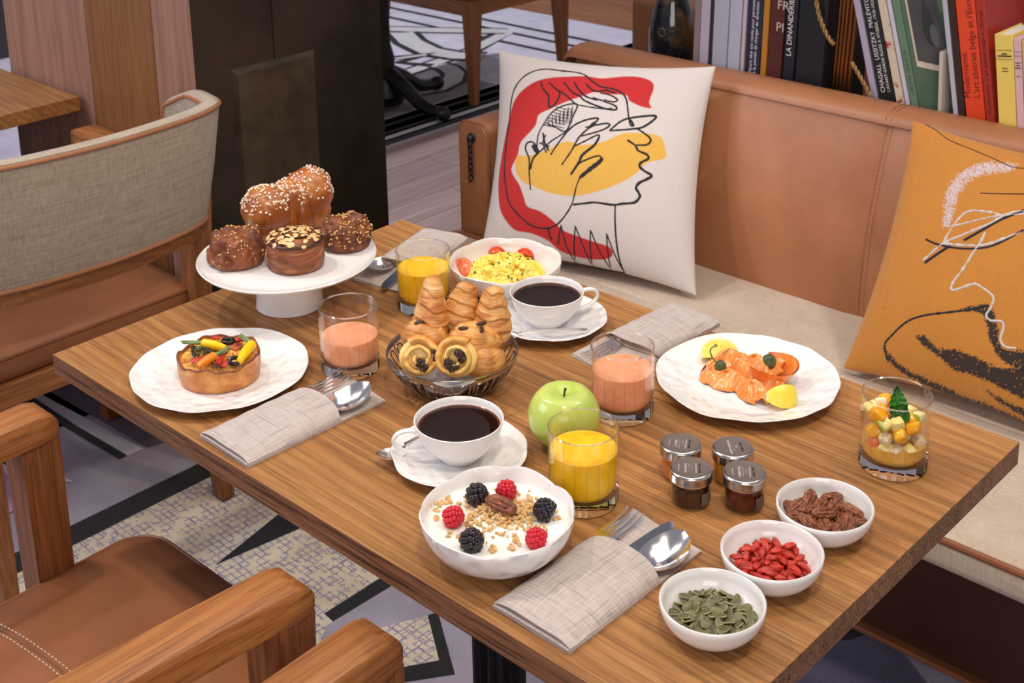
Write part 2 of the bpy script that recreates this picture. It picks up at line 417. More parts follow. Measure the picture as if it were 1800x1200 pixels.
M['cstem'] = mottled('carrot_stem', (84, 108, 50), (140, 160, 96), 120, 0.5)
M['olive'] = plain('black_olive', (22, 18, 18), 0.2)
M['pepper'] = plain('red_pepper', (190, 40, 28), 0.25)
M['tapenade'] = mottled('dark_herbs', (26, 24, 14), (66, 54, 30), 300, 0.5, 0.001, 600)
M['caper'] = mottled('caper_green', (56, 70, 38), (98, 110, 62), 60, 0.4)
M['parsley'] = plain('parsley', (44, 88, 30), 0.5)
M['egg'] = mottled('scrambled_egg', (250, 214, 66), (255, 232, 122), 60, 0.38, 0.001, 140, sss=0.2)
M['tomato'] = mottled('tomato_skin', (206, 52, 24), (226, 84, 44), 20, 0.18)
M['tomato_in'] = mottled('tomato_flesh', (206, 70, 40), (232, 140, 84), 160, 0.25)
M['apple'] = None
M['twig'] = plain('apple_stem', (84, 62, 36), 0.7)
M['yogurt'] = plain('yogurt', (250, 247, 240), 0.28, sss=0.2)
M['granola'] = mottled('granola', (196, 148, 84), (234, 200, 140), 150, 0.65)
M['raspberry'] = Mt('raspberry').set(color=lin(206, 26, 48), rough=0.28, sss=0.1).m
M['blackberry'] = mottled('blackberry', (20, 16, 22), (46, 30, 40), 80, 0.16)
M['pecan'] = pastry('pecan', (88, 40, 22), (132, 72, 42), (184, 124, 88), 190, 0.0016, 0.4)
M['goji'] = mottled('goji_berry', (152, 30, 20), (206, 54, 34), 90, 0.4, 0.0012, 260)
M['seed'] = mottled('pumpkin_seed', (64, 68, 40), (112, 112, 70), 60, 0.42)
M['seed_rim'] = plain('pumpkin_seed_edge', (150, 142, 100), 0.5)
def salmon_mat():
    m = Mt('smoked_salmon').set(rough=0.22, sss=0.2, sssr=(1, 0.35, 0.1), ssss=0.004, coat=0.3, coatr=0.1); v = m.coord((1, 1, 1), 1.0)
    wv = m.wave(v, 46, 3.0, 2, 1.2, profile='SAW'); nz = m.noise(v, 40, 4)
    c = m.ramp(nz, [(0.3, lin(234, 126, 40)), (0.7, lin(246, 166, 92))])
    c = m.mix(m.ramp(wv, [(0.84, (0, 0, 0)), (0.95, (0.5,)*3)]), c, lin(250, 196, 146)); m.color(c); return m.m
M['salmon'] = salmon_mat()
M['lemon'] = mottled('lemon_peel', (244, 214, 62), (252, 228, 96), 40, 0.3, 0.0005, 400)
M['lemon_in'] = mottled('lemon_flesh', (250, 226, 84), (255, 240, 150), 120, 0.2)
M['pith'] = plain('lemon_pith', (250, 240, 214), 0.5)
M['lid'] = Mt('jar_lid_metal').set(color=(0.70, 0.67, 0.63, 1), rough=0.2, metal=1).m
M['lid_print'] = plain('jar_lid_print', (104, 92, 86), 0.65)
M['white_print'] = plain('white_print', (236, 232, 228), 0.5)
M['dark_print'] = plain('dark_print', (60, 48, 44), 0.5)
M['label_grey'] = plain('jar_side_label', (104, 96, 88), 0.5)
M['label_green'] = plain('jar_side_label_green', (128, 150, 108), 0.5)
M['f_orange'] = mottled('orange_flesh', (250, 164, 20), (255, 188, 44), 60, 0.2, sss=0.15)
M['f_pine'] = mottled('pineapple_flesh', (248, 222, 120), (252, 236, 170), 60, 0.2, sss=0.15)
M['f_red'] = mottled('watermelon_flesh', (226, 104, 66), (238, 136, 92), 60, 0.2, sss=0.15)
M['f_pear'] = mottled('pear_flesh', (238, 216, 164), (246, 230, 190), 60, 0.2, sss=0.15)
M['f_green'] = mottled('green_skin', (136, 178, 52), (170, 200, 84), 40, 0.25)
M['syrup'] = Mt('fruit_syrup').set(color=lin(250, 206, 120), rough=0.02, trans=0.85, ior=1.36).m
M['mint'] = mottled('mint_leaf', (28, 92, 28), (70, 142, 44), 70, 0.4, 0.0015, 160)
# ------------------------------------------------------------------ floor and carpets
fl = empty('floor', (-3.0, 2.6, -0.012), kind='structure')
g = G().box((0.4, -0.4, -0.02), (9.2, 8.4, 0.02)); g.obj('subfloor', M['dark_wood'], fl)
pm = {}
pw = 0.14
for i in range(13):                                # boards of the strip between the carpets, running away from the bench
    x0 = -3.60 + i*pw; y = -1.0 + (i*0.37) % 0.9
    while y < 3.0:
        L = 0.95
        inst(pm.setdefault('b', G().box((0, 0, 0), (pw-0.002, 0.948, 0.02), 0.0015).mesh('plank', M['floor_wood'])), 'plank', T(x0+pw/2+3.0, y+L/2-0.2, 0.0), fl)
        y += L
for i in range(11):                                # boards beyond the far carpet
    for k in range(4):
        inst(pm.setdefault('c', G().box((0, 0, 0), (1.15, 0.138, 0.02), 0.0015).mesh('plank', M['chair_wood_x'])), 'plank', T(-3.6+k*1.15+0.2*(i % 3)+1.0, 2.5+0.14*i, 0.0), fl)
def carpet_mat(name, a, b, scale=8):
    m = Mt(name).set(rough=0.95, sheen=0.1); v = m.coord(kind='Object')
    c = m.ramp(m.noise(v, scale, 4, 0.6), [(0.35, lin(*a)), (0.65, lin(*b))]); m.color(c)
    m.bump(m.noise(v, 420, 2), 0.8, 0.003); return m.m
def carpet_grid(name, a, b, line):
    m = Mt(name).set(rough=0.95); v = m.coord(rot=(0, 0, math.radians(2)))
    dn = m.n('ShaderNodeTexNoise'); dn.inputs['Scale'].default_value = 170; m.l(v, dn.inputs['Vector'])
    dv = m.n('ShaderNodeVectorMath', operation='SCALE'); m.l(dn.outputs['Color'], dv.inputs[0]); dv.inputs['Scale'].default_value = 0.006
    av = m.n('ShaderNodeVectorMath', operation='ADD'); m.l(v, av.inputs[0]); m.l(dv.outputs[0], av.inputs[1])
    def bricks(rot, w, h, off):
        mp = m.n('ShaderNodeMapping'); mp.inputs['Rotation'].default_value = (0, 0, rot); m.l(av.outputs[0], mp.inputs[0])
        b = m.n('ShaderNodeTexBrick'); b.offset = off; b.inputs['Scale'].default_value = 1; b.inputs['Mortar Size'].default_value = 0.0013
        b.inputs['Brick Width'].default_value = w; b.inputs['Row Height'].default_value = h; b.inputs['Mortar Smooth'].default_value = 0.2
        m.l(mp.outputs[0], b.inputs[0]); return b.outputs['Fac']
    f = m.math('MAXIMUM', bricks(0, 0.034, 0.0135, 0.37), bricks(PI/2, 0.042, 0.0175, 0.61))
    hole = m.ramp(m.noise(v, 38, 2), [(0.42, (0, 0, 0)), (0.47, (1, 1, 1))])
    f = m.math('MULTIPLY', f, hole)
    c = m.ramp(m.noise(v, 9, 3), [(0.35, lin(*a)), (0.65, lin(*b))])
    m.color(m.mix(f, c, lin(*line))); m.bump(m.noise(v, 420, 2), 0.8, 0.003); return m.m
CM = [carpet_mat('carpet_lavender', (160, 152, 168), (182, 174, 190)), carpet_mat('carpet_black', (24, 22, 26), (36, 33, 38)),
      carpet_grid('carpet_cream_grid', (216, 202, 172), (234, 222, 198), (150, 142, 172)), carpet_mat('carpet_purple', (104, 88, 106), (124, 106, 126)),
      carpet_mat('carpet_pale', (206, 200, 212), (224, 218, 228)), carpet_mat('carpet_pink', (186, 160, 186), (204, 178, 202)),
      carpet_mat('carpet_slate', (84, 82, 112), (104, 100, 130)), carpet_mat('carpet_white', (206, 202, 200), (222, 218, 214)), carpet_mat('carpet_taupe', (140, 128, 132), (160, 148, 152))]
class Carpet:
    def __init__(s, org): s.g = G(); s.o = Vector(org); s.h = 0.004
    def poly(s, pts, mi):
        pts = [Vector((p[0], p[1])) - Vector((s.o.x, s.o.y)) for p in pts]
        a = sum(pts[i].x*pts[(i+1) % len(pts)].y - pts[(i+1) % len(pts)].x*pts[i].y for i in range(len(pts)))
        if a < 0: pts = pts[::-1]
        s.g.add([(p.x, p.y, s.h) for p in pts], [tuple(range(len(pts)))], mi); s.h += 0.00025
    def px(s, pts, mi): s.poly([P(x, y, 0) for x, y in pts], mi)
    def strip(s, pts, wdt, mi):
        pts = [Vector((p[0], p[1])) for p in pts]; L, R = [], []
        for i, p in enumerate(pts):
            t = (pts[min(i+1, len(pts)-1)] - pts[max(i-1, 0)]).normalized(); n = Vector((-t.y, t.x))
            L.append(p+n*wdt/2); R.append(p-n*wdt/2)
        b = len(s.g.v)
        vs = [(q.x-s.o.x, q.y-s.o.y, s.h) for q in L+R]; n = len(L)
        s.g.add(vs, [(n+i, n+i+1, i+1, i) for i in range(n-1)], mi); s.h += 0.00025
    def stripx(s, pts, wdt, mi): s.strip([P(x, y, 0) for x, y in pts], wdt, mi)
c1 = Carpet((-1.4, 1.2, 0))
c1.g.box((0.1, -0.2, 0.0), (3.3, 3.2, 0.008), mi=0)
def rect(x0, x1, y0, y1): return [(x0, y0), (x1, y0), (x1, y1), (x0, y1)]
c1.poly(rect(-3.1, -2.60, 0.2, 1.6), 8)
c1.px([(25, 1010), (362, 836), (455, 790), (1080, 1160), (900, 1420), (-300, 1420), (-300, 1150)], 2)   # cream grid field
c1.stripx([(-120, 1072), (10, 1002), (362, 828), (480, 768)], 0.062, 1)                                    # black band
c1.px([(378, 997), (492, 905), (545, 880), (600, 910), (532, 930)], 1)                                    # black wedge
c1.px([(570, 1082), (680, 1012), (900, 1180), (900, 1330), (560, 1330), (590, 1100)], 1)
c1.px([(575, 1103), (700, 1027), (960, 1190), (960, 1330), (480, 1330)], 0)
c1.px([(590, 1135), (770, 1080), (800, 1190), (640, 1215)], 1)
c1.px([(598, 1127), (752, 1086), (772, 1165), (640, 1190)], 2)
c1.px([(60, 690), (253, 793), (222, 806), (28, 702)], 4)                                                   # pale stripe
c1.px([(85, 690), (258, 790), (440, 740), (330, 650), (200, 640)], 3)                                      # purple block
c1.px([(160, 690), (185, 745), (290, 700), (240, 660)], 6)
c1.stripx([(20, 690), (43, 699), (130, 757), (217, 808)], 0.020, 1)
c1.px([(-40, 812), (60, 880), (20, 905), (-60, 930)], 5)
c1.px([(-40, 812), (66, 866), (80, 850), (130, 852), (-20, 760)], 4)
c1.stripx([(-40, 790), (0, 806), (62, 853)], 0.020, 1)
c1.px([(1380, 1120), (1530, 1085), (1700, 1300), (1200, 1300)], 6)
c1.px([(1430, 1120), (1480, 1105), (1530, 1118), (1490, 1133)], 1)
c1.g.obj('carpet', CM, None, (-1.4, 1.2, 0), smooth=False, label='lavender, black and cream patterned carpet under the set table', cat='carpet')
c2 = Carpet((-4.6, 3.6, 0))
c2.g.box((-0.05, -0.1, 0.0), (2.28, 3.0, 0.008), mi=4)
c2.poly(rect(-3.75, -3.51, 2.1, 5.0), 0)
for x in (-3.53, -3.62, -3.69): c2.strip([(x, 2.1), (x, 5.0)], 0.035 if x > -3.6 else 0.022, 1)
c2.strip([(-3.575, 2.1), (-3.575, 5.0)], 0.03, 7)
for y in (4.45, 4.6, 4.72): c2.strip([(-5.7, y), (-3.51, y)], 0.03, 1)
c2.poly(rect(-3.98, -3.76, 2.9, 3.9), 8)
c2.stripx([(600, 170), (720, 128), (830, 90), (885, 58)], 0.10, 1); c2.stripx([(600, 170), (720, 128), (830, 90), (895, 57)], 0.065, 7)
c2.stripx([(650, 52), (760, 55), (890, 57)], 0.12, 1); c2.stripx([(650, 52), (760, 55), (890, 57)], 0.085, 7)
def arc(cx, cy, r, a0, a1, n=18): return [(cx+r*math.cos(a0+(a1-a0)*k/n), cy+r*math.sin(a0+(a1-a0)*k/n)) for k in range(n+1)]
for a, b in ((0.17, 1), (0.11, 7)):
    c2.stripx([(706, 60), (722, 76), (755, 92), (800, 100), (850, 102)], a, b)
    c2.stripx([(730, 165), (770, 158), (795, 145), (800, 132), (788, 122), (770, 117)], a*0.75, b)
c2.stripx([(690, 104), (760, 96), (700, 112), (760, 118)], 0.05, 1); c2.stripx([(695, 106), (750, 99)], 0.03, 7)
c2.g.obj('carpet', CM, None, (-4.6, 3.6, 0), smooth=False, label='pale carpet with black curved lines beyond the wooden floor strip', cat='carpet')

# ------------------------------------------------------------------ column
KC = 1.0185                                       # the column stands a hand's breadth behind the chair
col = empty('column', (-2.50*KC, 1.62*KC, 0), kind='structure')
def colp(name, x0, x1, y0, y1, z0, z1, mat, bev=0.001):
    return G().box((((x0+x1)/2+2.50)*KC, ((y0+y1)/2-1.62)*KC, (z0+z1)/2), ((x1-x0)*KC, (y1-y0)*KC, z1-z0), bev).obj(name, mat, col)
colp('core', -2.870, -2.135, 1.396, 1.850, 0, 2.7, M['dark_wood'])
for a, b, m_ in ((-2.877, -2.517, 'veneer'), (-2.515, -2.264, 'veneer_gold'), (-2.262, -2.1275, 'veneer')):
    colp('veneer_panel', a, b, 1.386, 1.396, 0, 2.7, M[m_])
colp('metal_panel', -2.1345, -2.126, 1.3865, 1.572, 0, 2.7, M['bronze'])
colp('metal_panel', -2.1345, -2.126, 1.5735, 1.857, 0, 2.7, M['bronze'])
pl = G()                                          # bevelled metal plate on the dark face
y0, y1, z0, z1 = 1.466, 1.673, 0.28, 0.878; e = 0.009; h = 0.010
a = [(-2.126, y0, z0), (-2.126, y1, z0), (-2.126, y1, z1), (-2.126, y0, z1)]
b = [(-2.126+h, y0+e, z0+e), (-2.126+h, y1-e, z0+e), (-2.126+h, y1-e, z1-e), (-2.126+h, y0+e, z1-e)]
pl.add([((x+2.50)*KC, (y-1.62)*KC, 1.57-(1.57-z)*KC) for x, y, z in a+b], [(4, 5, 6, 7), (0, 1, 5, 4), (1, 2, 6, 5), (2, 3, 7, 6), (3, 0, 4, 7), (3, 2, 1, 0)])
pl.obj('bevelled_plate', M['brass_plate'], col, smooth=False)

# ------------------------------------------------------------------ table
TX0, TX1, TY0, TY1, TH = -1.538, -0.511, 0.752, 1.372, 0.028
tb = empty('dining_table', (-1.07, 1.10, 0), label='oak plank restaurant table laid with breakfast on a black pedestal', cat='table')
ys = [TY0, 0.866, 1.000, 1.118, 1.214, 1.306, TY1]
for k in range(6):
    g = G().box(((TX0+TX1)/2+1.07, (ys[k]+ys[k+1])/2-1.10, TZ-TH/2), (TX1-TX0, ys[k+1]-ys[k]-0.00005, TH), 0.0004)
    g.m = [0 if abs((Vector(g.v[f[1]])-Vector(g.v[f[0]])).cross(Vector(g.v[f[2]])-Vector(g.v[f[0]])).normalized().z) > 0.5 else 1 for f in g.f]
    g.obj('plank', [M['oak'], M['oak_edge']], tb)
ped = G()
ped.lathe([(0, 0.03), (0.034, 0.03), (0.034, 0.70), (0, 0.70)], 64, rf=lambda t, i: 1+0.07*math.cos(16*t))
ped.obj('fluted_column', M['iron'], tb, (-0.015, 0.012, 0), angle=60)
G().box((0, 0, 0.709), (0.5, 0.34, 0.018), 0.004).obj('top_plate', M['iron'], tb)
for k in range(4):
    a = PI/4+k*PI/2
    g = G().tube(spline([(0.03, 0, 0.11), (0.12, 0, 0.08), (0.22, 0, 0.04), (0.27, 0, 0.033)], 5), [0.028, 0.027, 0.026, 0.025, 0.024, 0.023, 0.022, 0.022, 0.021, 0.02, 0.02, 0.02, 0.02, 0.02, 0.02, 0.02], 8)
    g.obj('foot', M['iron'], tb, (-0.015, 0.012, 0), (0, 0, a))

nt = empty('dining_table', (-2.952, 1.012, 0.009), label='neighbouring oak table standing against the column at left', cat='table')
for k in range(3):
    G().box((0, -0.246+k*0.253, TZ-0.025), (0.71, 0.2525, 0.032), 0.0012).obj('plank', M['oak'], nt)
G().box((0.17, 0.09, 0.354), (0.12, 0.30, 0.706), 0.002).obj('leg_panel', M['chair_wood_z'], nt)

# ------------------------------------------------------------------ bench
bx0, bx1 = -1.955, 0.35
bn = empty('bench', (-0.8, 1.95, 0), label='tan leather banquette with woven seat cushion along the table', cat='bench')
def B(x, y, z): return Vector((x+0.8, y-1.95, z))
# seat: rounded long cushion, split in two by its piping line
def rounded(y0, y1, z0, z1, r, n=5):
    pts = []
    for cy, cz, a0 in ((y1-r, z0+r, -PI/2), (y1-r, z1-r, 0), (y0+r, z1-r, PI/2), (y0+r, z0+r, PI)):
        for k in range(n+1): a = a0+PI/2*k/n; pts.append((cy+r*math.cos(a), cz+r*math.sin(a)))
    return pts
def extrude_x(prof, x0, x1, nx=1, fn=None, xs=None):
    g = G(); n = len(prof); vs = []; fs = []
    xs = xs or [x0+(x1-x0)*i/nx for i in range(nx+1)]; nx = len(xs)-1
    for x in xs:
        for (y, z) in prof:
            p = Vector((x, y, z)); p = fn(p) if fn else p; vs.append(B(*p))
    for i in range(nx):
        for k in range(n): l = (k+1) % n; fs.append((i*n+k, (i+1)*n+k, (i+1)*n+l, i*n+l))
    fs.append(tuple(range(n))); fs.append(tuple(reversed(range(nx*n, nx*n+n))))
    return g.add(vs, fs)
SZ = 0.46
extrude_x(rounded(1.553, 1.895, 0.405, SZ, 0.018), bx0, bx1, 1).obj('seat_cushion', M['bench_cloth'], bn)
extrude_x(rounded(1.885, 2.12, 0.405, SZ-0.0005, 0.01), -1.85, bx1, 1).obj('seat_cushion_rear', M['bench_cloth'], bn)
def pipe(pts, r=0.0055, mat='leather_trim', name='piping'): return G().tube([B(*p) for p in pts], r, 8).obj(name, M[mat], bn)
pipe([(bx1, 1.556, SZ-0.006), (bx0+0.02, 1.556, SZ-0.006), (bx0, 1.575, SZ-0.005), (bx0, 1.87, SZ-0.004), (bx0+0.02, 1.893, SZ-0.003), (-1.85, 1.895, SZ-0.003)])
G().box(B(-0.79, 2.015, 0.220), (2.25, 0.37, 0.366), 0.004).obj('plinth', M['leather_dark'], bn)
G().box(B(-0.79, 2.010, 0.030), (2.26, 0.385, 0.010), 0.002).obj('plinth_strip', M['leather_trim'], bn)
# back: two upholstered panels with a stitched seam, rounded left end
BZ = 0.825
def back_front(x, z):
    t = max(0, (z-0.44)/(BZ-0.44)); y = 2.082 + 0.078*t**1.5 + 0.012*math.sin(PI*t)*-1
    d = x - (-1.86); R = 0.10
    if d < R: y += 0.05*(1-d/R)**2
    return y
def back_panel(x0, x1, seam0, seam1, name):
    g = G(); nu, nv = 24, 20
    def fr(u, v):
        z = 0.44+(BZ-0.44)*v; x = x0+(x1-x0)*u
        ds = 99
        if seam1: ds = min(ds, x1-x)
        if seam0: ds = min(ds, x-x0)
        dip = 0.005*math.exp(-(ds/0.006)**2)
        zz = z - (0.045*(1-(x+1.86)/0.06)**2 if (x+1.86) < 0.06 and v > 0.9 else 0)*(v-0.9)*10
        return B(x, back_front(x, z)+dip, zz)
    g.grid(fr, nu, nv)
    return g.obj(name, M['leather'], bn)
back_panel(-1.86, -1.089, False, True, 'back_panel'); back_panel(-1.089, -0.30, True, True, 'back_panel'); back_panel(-0.30, bx1, True, False, 'back_panel')
G().box(B(-0.755, 2.20, 0.60), (2.18, 0.06, 0.42), 0.003).obj('back_core', M['leather'], bn)
def top_prof():
    return [(2.150, BZ-0.012), (2.153, BZ-0.001), (2.165, BZ+0.008), (2.195, BZ+0.012), (2.222, BZ+0.010), (2.234, BZ+0.001), (2.236, BZ-0.02), (2.236, 0.42), (2.21, 0.42), (2.20, BZ-0.02)]
def endround(p):
    d = p.x+1.875; R = 0.040
    if d < R:
        q = R-math.sqrt(max(0, R*R-(R-d)**2)); return Vector((p.x, p.y+(0.35*q if p.y < 2.2 else -0.35*q), p.z-(q if p.z > 0.7 else 0)))
    return p
extrude_x(top_prof(), 0, 0, 1, endround, [-1.875+0.042*(k/14)**2 for k in range(15)]+[-1.7, -1.0, -0.3, bx1]).obj('top_rail', M['leather'], bn)
pipe([(-1.868, 2.185, 0.45), (-1.872, 2.172, 0.70), (-1.874, 2.170, 0.780), (-1.866, 2.166, 0.800), (-1.852, 2.161, 0.813), (-1.833, 2.158, BZ-0.006), (-1.5, 2.157, BZ-0.005), (-0.8, 2.157, BZ-0.005), (bx1, 2.157, BZ-0.005)], 0.0045)
for dx in (-0.005, 0.005):                        # double row of stitches along the seam
    for sx in (-1.089, -0.30):
        g = G()
        for k in range(46):
            z = 0.47+k*0.0077; z2 = z+0.005
            g.tube([B(sx+dx, back_front(sx, z)+0.0005, z), B(sx+dx, back_front(sx, z2)+0.0005, z2)], 0.0008, 5)
        g.obj('stitching', M['stitch_tan'], bn)
        g = G().tube([B(sx+dx, 2.152+0.01*k, BZ-0.002+[0, .006, .0105, .0125, .0135, .0135, .013, .012][k]) for k in range(8)], 0.0012, 5); g.obj('seam_cord', M['leather_trim'], bn)
# end wing with chain ornament
wg = G()
wp = rounded(-1.945, -1.862, 0.40, 0.708, 0.022, 6)
n = len(wp); vs = [B(x, y, z) for y in (1.905, 1.912, 2.12) for (x, z) in [((px_+1.9035)*(0.93 if y == 1.905 else 1)-1.9035, (pz-0.55)*(0.98 if y == 1.905 else 1)+0.55) for px_, pz in wp]]
fs = [tuple(range(n))] + [(k*n+i, k*n+(i+1) % n, (k+1)*n+(i+1) % n, (k+1)*n+i) for k in range(2) for i in range(n)] + [tuple(reversed(range(2*n, 3*n)))]
wg.add(vs, [tuple(reversed(f)) for f in fs]); wing = wg.obj('end_wing', M['leather'], bn)
g = G().tube([B(x, 1.910, z) for x, z in wp if z > 0.42], 0.0035, 8); g.obj('wing_piping', M['leather_trim'], wing)
kx = -1.905
g = G().ico(B(kx, 1.898, 0.676), (0.008, 0.007, 0.009), 2).lathe([(0, 0), (0.010, 0), (0.011, 0.003), (0.009, 0.005), (0, 0.006)], 20, M=T(B(kx, 1.905, 0.676)) @ Rx(PI/2)); g.obj('stud', M['iron'], wing)
for k in range(7):
    zz = 0.664-k*0.0125
    pts = [(0.0045*math.cos(t)*(1 if k % 2 else 0.5), 0.0035*math.cos(t)*(0 if k % 2 else 1), 0.0085*math.sin(t)) for t in [2*PI*i/14 for i in range(14)]]
    G().tube([B(kx+a_, 1.8975+b_, zz+c_) for a_, b_, c_ in pts], 0.0016, 6, closed=True).obj('chain_link', M['iron'], wing)
    if k % 2 == 0: G().tube([B(kx+0.005*math.sin(t*2)-0.001, 1.897, zz-0.006*t) for t in (0, .5, 1, 1.5, 2)], 0.0014, 6).obj('chain_twist', M['iron'], wing)

# ------------------------------------------------------------------ chairs (built once, facing +y)
def seat_z(x):
    s_ = abs(x)/0.237; pts = ((0, .475), (.25, .475), (.6, .472), (.9, .465), (.985, .4575), (1.1, .45))
    for (a, za), (b, zb) in zip(pts, pts[1:]):
        if a <= s_ <= b: return za+(zb-za)*(s_-a)/(b-a)+0.0008
    return 0.455
def make_chair():
    c = empty('armchair', (0, 0, 0))
    def rr(x, y0, y1, r=0.05):
        out = []
        for cx_, cy_, a0, q in ((x-r, y1-r, 0, r), (-x+r, y1-r, PI/2, r), (-x*0.93+0.02, y0+0.02, PI, 0.02), (x*0.93-0.02, y0+0.02, 1.5*PI, 0.02)):
            for k in range(6): a = a0+PI/2*k/5; out.append((cx_+q*math.cos(a), cy_+q*math.sin(a)))
        return out
    ol = rr(0.237, -0.20, 0.362); n = len(ol); g = G(); vs = []; fs = []
    lay = [(0.97, 0.405), (1.0, 0.410), (1.0, 0.448), (0.985, 0.4575), (0.90, 0.465), (0.6, 0.472), (0.25, 0.475)]
    for s_, z in lay: vs += [(x*s_, 0.08+(y-0.08)*s_, z) for x, y in ol]
    for k in range(len(lay)-1): fs += [(k*n+i, k*n+(i+1) % n, (k+1)*n+(i+1) % n, (k+1)*n+i) for i in range(n)]
    fs += [tuple(reversed(range(n))), tuple(range((len(lay)-1)*n, len(lay)*n))]
    st = g.add(vs, fs).obj('seat', M['leather_seat'], c, angle=60)
    G().tube([(x*0.997, 0.08+(y-0.08)*0.997, 0.452) for x, y in ol], 0.0042, 8, closed=True).obj('piping', M['leather_trim'], st)
    for dy in (-0.006, 0.006):
        g = G()
        for k in range(52):
            x = -0.20+k*0.0077; y = 0.122+dy-0.35*x*x; z = seat_z(x)
            g.tube([(x, y, z), (x+0.0045, y, z)], 0.0009, 5)
        g.obj('stitching', M['stitch'], st)
    G().tube([(x, 0.122-0.35*x*x, seat_z(x)-0.0006) for x in [-0.2+0.02*k for k in range(21)]], 0.0012, 5).obj('seam_fold', M['leather_trim'], st)
    for s_ in (-1, 1):
        g = G()                                   # front leg, tapered, carrying the arm
        zs = [(0.0, 0.016, 0.246), (0.40, 0.023, 0.254), (0.650, 0.0255, 0.260)]
        vs, fs = [], []
        for z, h_, x in zs:
            yc = 0.222 - 0.0*z
            vs += [(s_*x+a*h_, yc+b*h_*1.05, z) for a, b in ((-1, -1), (1, -1), (1, 1), (-1, 1))]
        for k in range(2): fs += [(k*4+i, k*4+(i+1) % 4, (k+1)*4+(i+1) % 4, (k+1)*4+i) for i in range(4)]
        g.add(vs, fs+[(3, 2, 1, 0), (8, 9, 10, 11)]).obj('leg', M['chair_wood_z'], c, smooth=False)
        g = G(); vs, fs = [], []                  # rear leg
        for z, h_, x, y in ((0.0, 0.014, 0.232, -0.235), (0.40, 0.020, 0.226, -0.200), (0.66, 0.020, 0.232, -0.222)):
            vs += [(s_*x+a*h_, y+b*h_*1.2, z) for a, b in ((-1, -1), (1, -1), (1, 1), (-1, 1))]
        for k in range(2): fs += [(k*4+i, k*4+(i+1) % 4, (k+1)*4+(i+1) % 4, (k+1)*4+i) for i in range(4)]
        g.add(vs, fs+[(3, 2, 1, 0), (8, 9, 10, 11)]).obj('leg', M['chair_wood_z'], c, smooth=False)
        g = G(); pts = []                         # arm, rounded at its front end
        vs, fs = [], []
        prof = [(-0.205, 0.652, 0.690), (0.18, 0.649, 0.687), (0.225, 0.648, 0.686), (0.242, 0.649, 0.681), (0.250, 0.653, 0.670)]
        for k, (y, za, zb) in enumerate(prof):
            hw = 0.0275 if k < 3 else (0.0265 if k == 3 else 0.024)
            x = s_*(0.238+0.022*(y+0.205)/0.45)
            vs += [(x-hw, y, za), (x+hw, y, za), (x+hw, y, zb-0.003), (x+hw-0.003, y, zb), (x-hw+0.003, y, zb), (x-hw, y, zb-0.003)]
        for k in range(len(prof)-1): fs += [(k*6+i, k*6+(i+1) % 6, (k+1)*6+(i+1) % 6, (k+1)*6+i) for i in range(6)]
        g.add(vs, [tuple(reversed(f)) for f in fs]+[tuple(range(6)), tuple(reversed(range((len(prof)-1)*6, len(prof)*6)))]).obj('armrest', M['chair_wood_y'], c, angle=50)
        G().box((s_*0.228, 0.01, 0.383), (0.022, 0.40, 0.044), 0.002).obj('side_rail', M['chair_wood_y'], c)
    G().box((0, 0.215, 0.383), (0.46, 0.022, 0.044), 0.002).obj('front_rail', M['chair_wood_x'], c)
    G().box((0, -0.20, 0.383), (0.42, 0.022, 0.044), 0.002).obj('rear_rail', M['chair_wood_x'], c)
    # curved upholstered back: swept section along a bowed line that wraps forward at both ends
    line = [(-0.236, -0.085), (-0.247, -0.125), (-0.243, -0.185), (-0.225, -0.232), (-0.15, -0.262), (0, -0.277), (0.15, -0.262), (0.225, -0.232), (0.243, -0.185), (0.247, -0.125), (0.236, -0.085)]
    ln = spline([Vector((x, y, 0)) for x, y in line], 6); n = len(ln)
    def sec(i, out, z):                            # out: 0 inner face, 1 outer face
        p = ln[i]; t = (ln[min(i+1, n-1)]-ln[max(i-1, 0)]).normalized(); nr = Vector((t.y, -t.x, 0))
        tt = (z-0.60)/0.25; lean = -0.055*tt
        s_ = 1+0.05*tt
        return Vector((p.x*s_, p.y*1.0+lean, z)) + nr*(0.034*(out-0.5))
    g = G(); vs, fs = [], []
    secs = [(0.06, 0.602), (0.94, 0.602), (1.0, 0.612), (1.06, 0.72), (1.0, 0.836), (0.93, 0.846), (0.5, 0.850), (0.07, 0.846), (0, 0.836), (-0.03, 0.72), (0, 0.612)]
    for i in range(n):
        e = i/(n-1); drop = 0.03*max(0, abs(e-0.5)*2-0.72)/0.28
        vs += [sec(i, o_, z-(drop if z > 0.75 else 0)+(0.6*drop if z < 0.65 else 0)) for o_, z in secs]
    m_ = len(secs)
    for i in range(n-1): fs += [(i*m_+k, (i+1)*m_+k, (i+1)*m_+(k+1) % m_, i*m_+(k+1) % m_) for k in range(m_)]
    fs += [tuple(range(m_)), tuple(reversed(range((n-1)*m_, n*m_)))]
    bk = g.add(vs, fs).obj('backrest', M['chair_cloth'], c, angle=70)
    def dz(i): return 0.03*max(0, abs(i/(n-1)-0.5)*2-0.72)/0.28
    for o_, z in ((1.0, 0.840), (0.02, 0.840), (1.0, 0.606)):
        G().tube([sec(i, o_, z-(dz(i) if z > 0.7 else -0.6*dz(i))) for i in range(n)], 0.0038, 7).obj('piping', M['leather'], bk)
    for i in (0, n-1): G().tube([sec(i, 1.0, 0.606+0.018), sec(i, 1.05, 0.72), sec(i, 1.0, 0.840-0.03), sec(i, 0.02, 0.840-0.03), sec(i, -0.02, 0.72), sec(i, 0.0, 0.624)], 0.0038, 7).obj('piping', M['leather'], bk)
    g = G(); vs, fs = [], []; idx = list(range(9, n-9))
    for i in idx: vs += [sec(i, 0.1, 0.572), sec(i, 0.9, 0.572), sec(i, 0.9, 0.604), sec(i, 0.1, 0.604)]
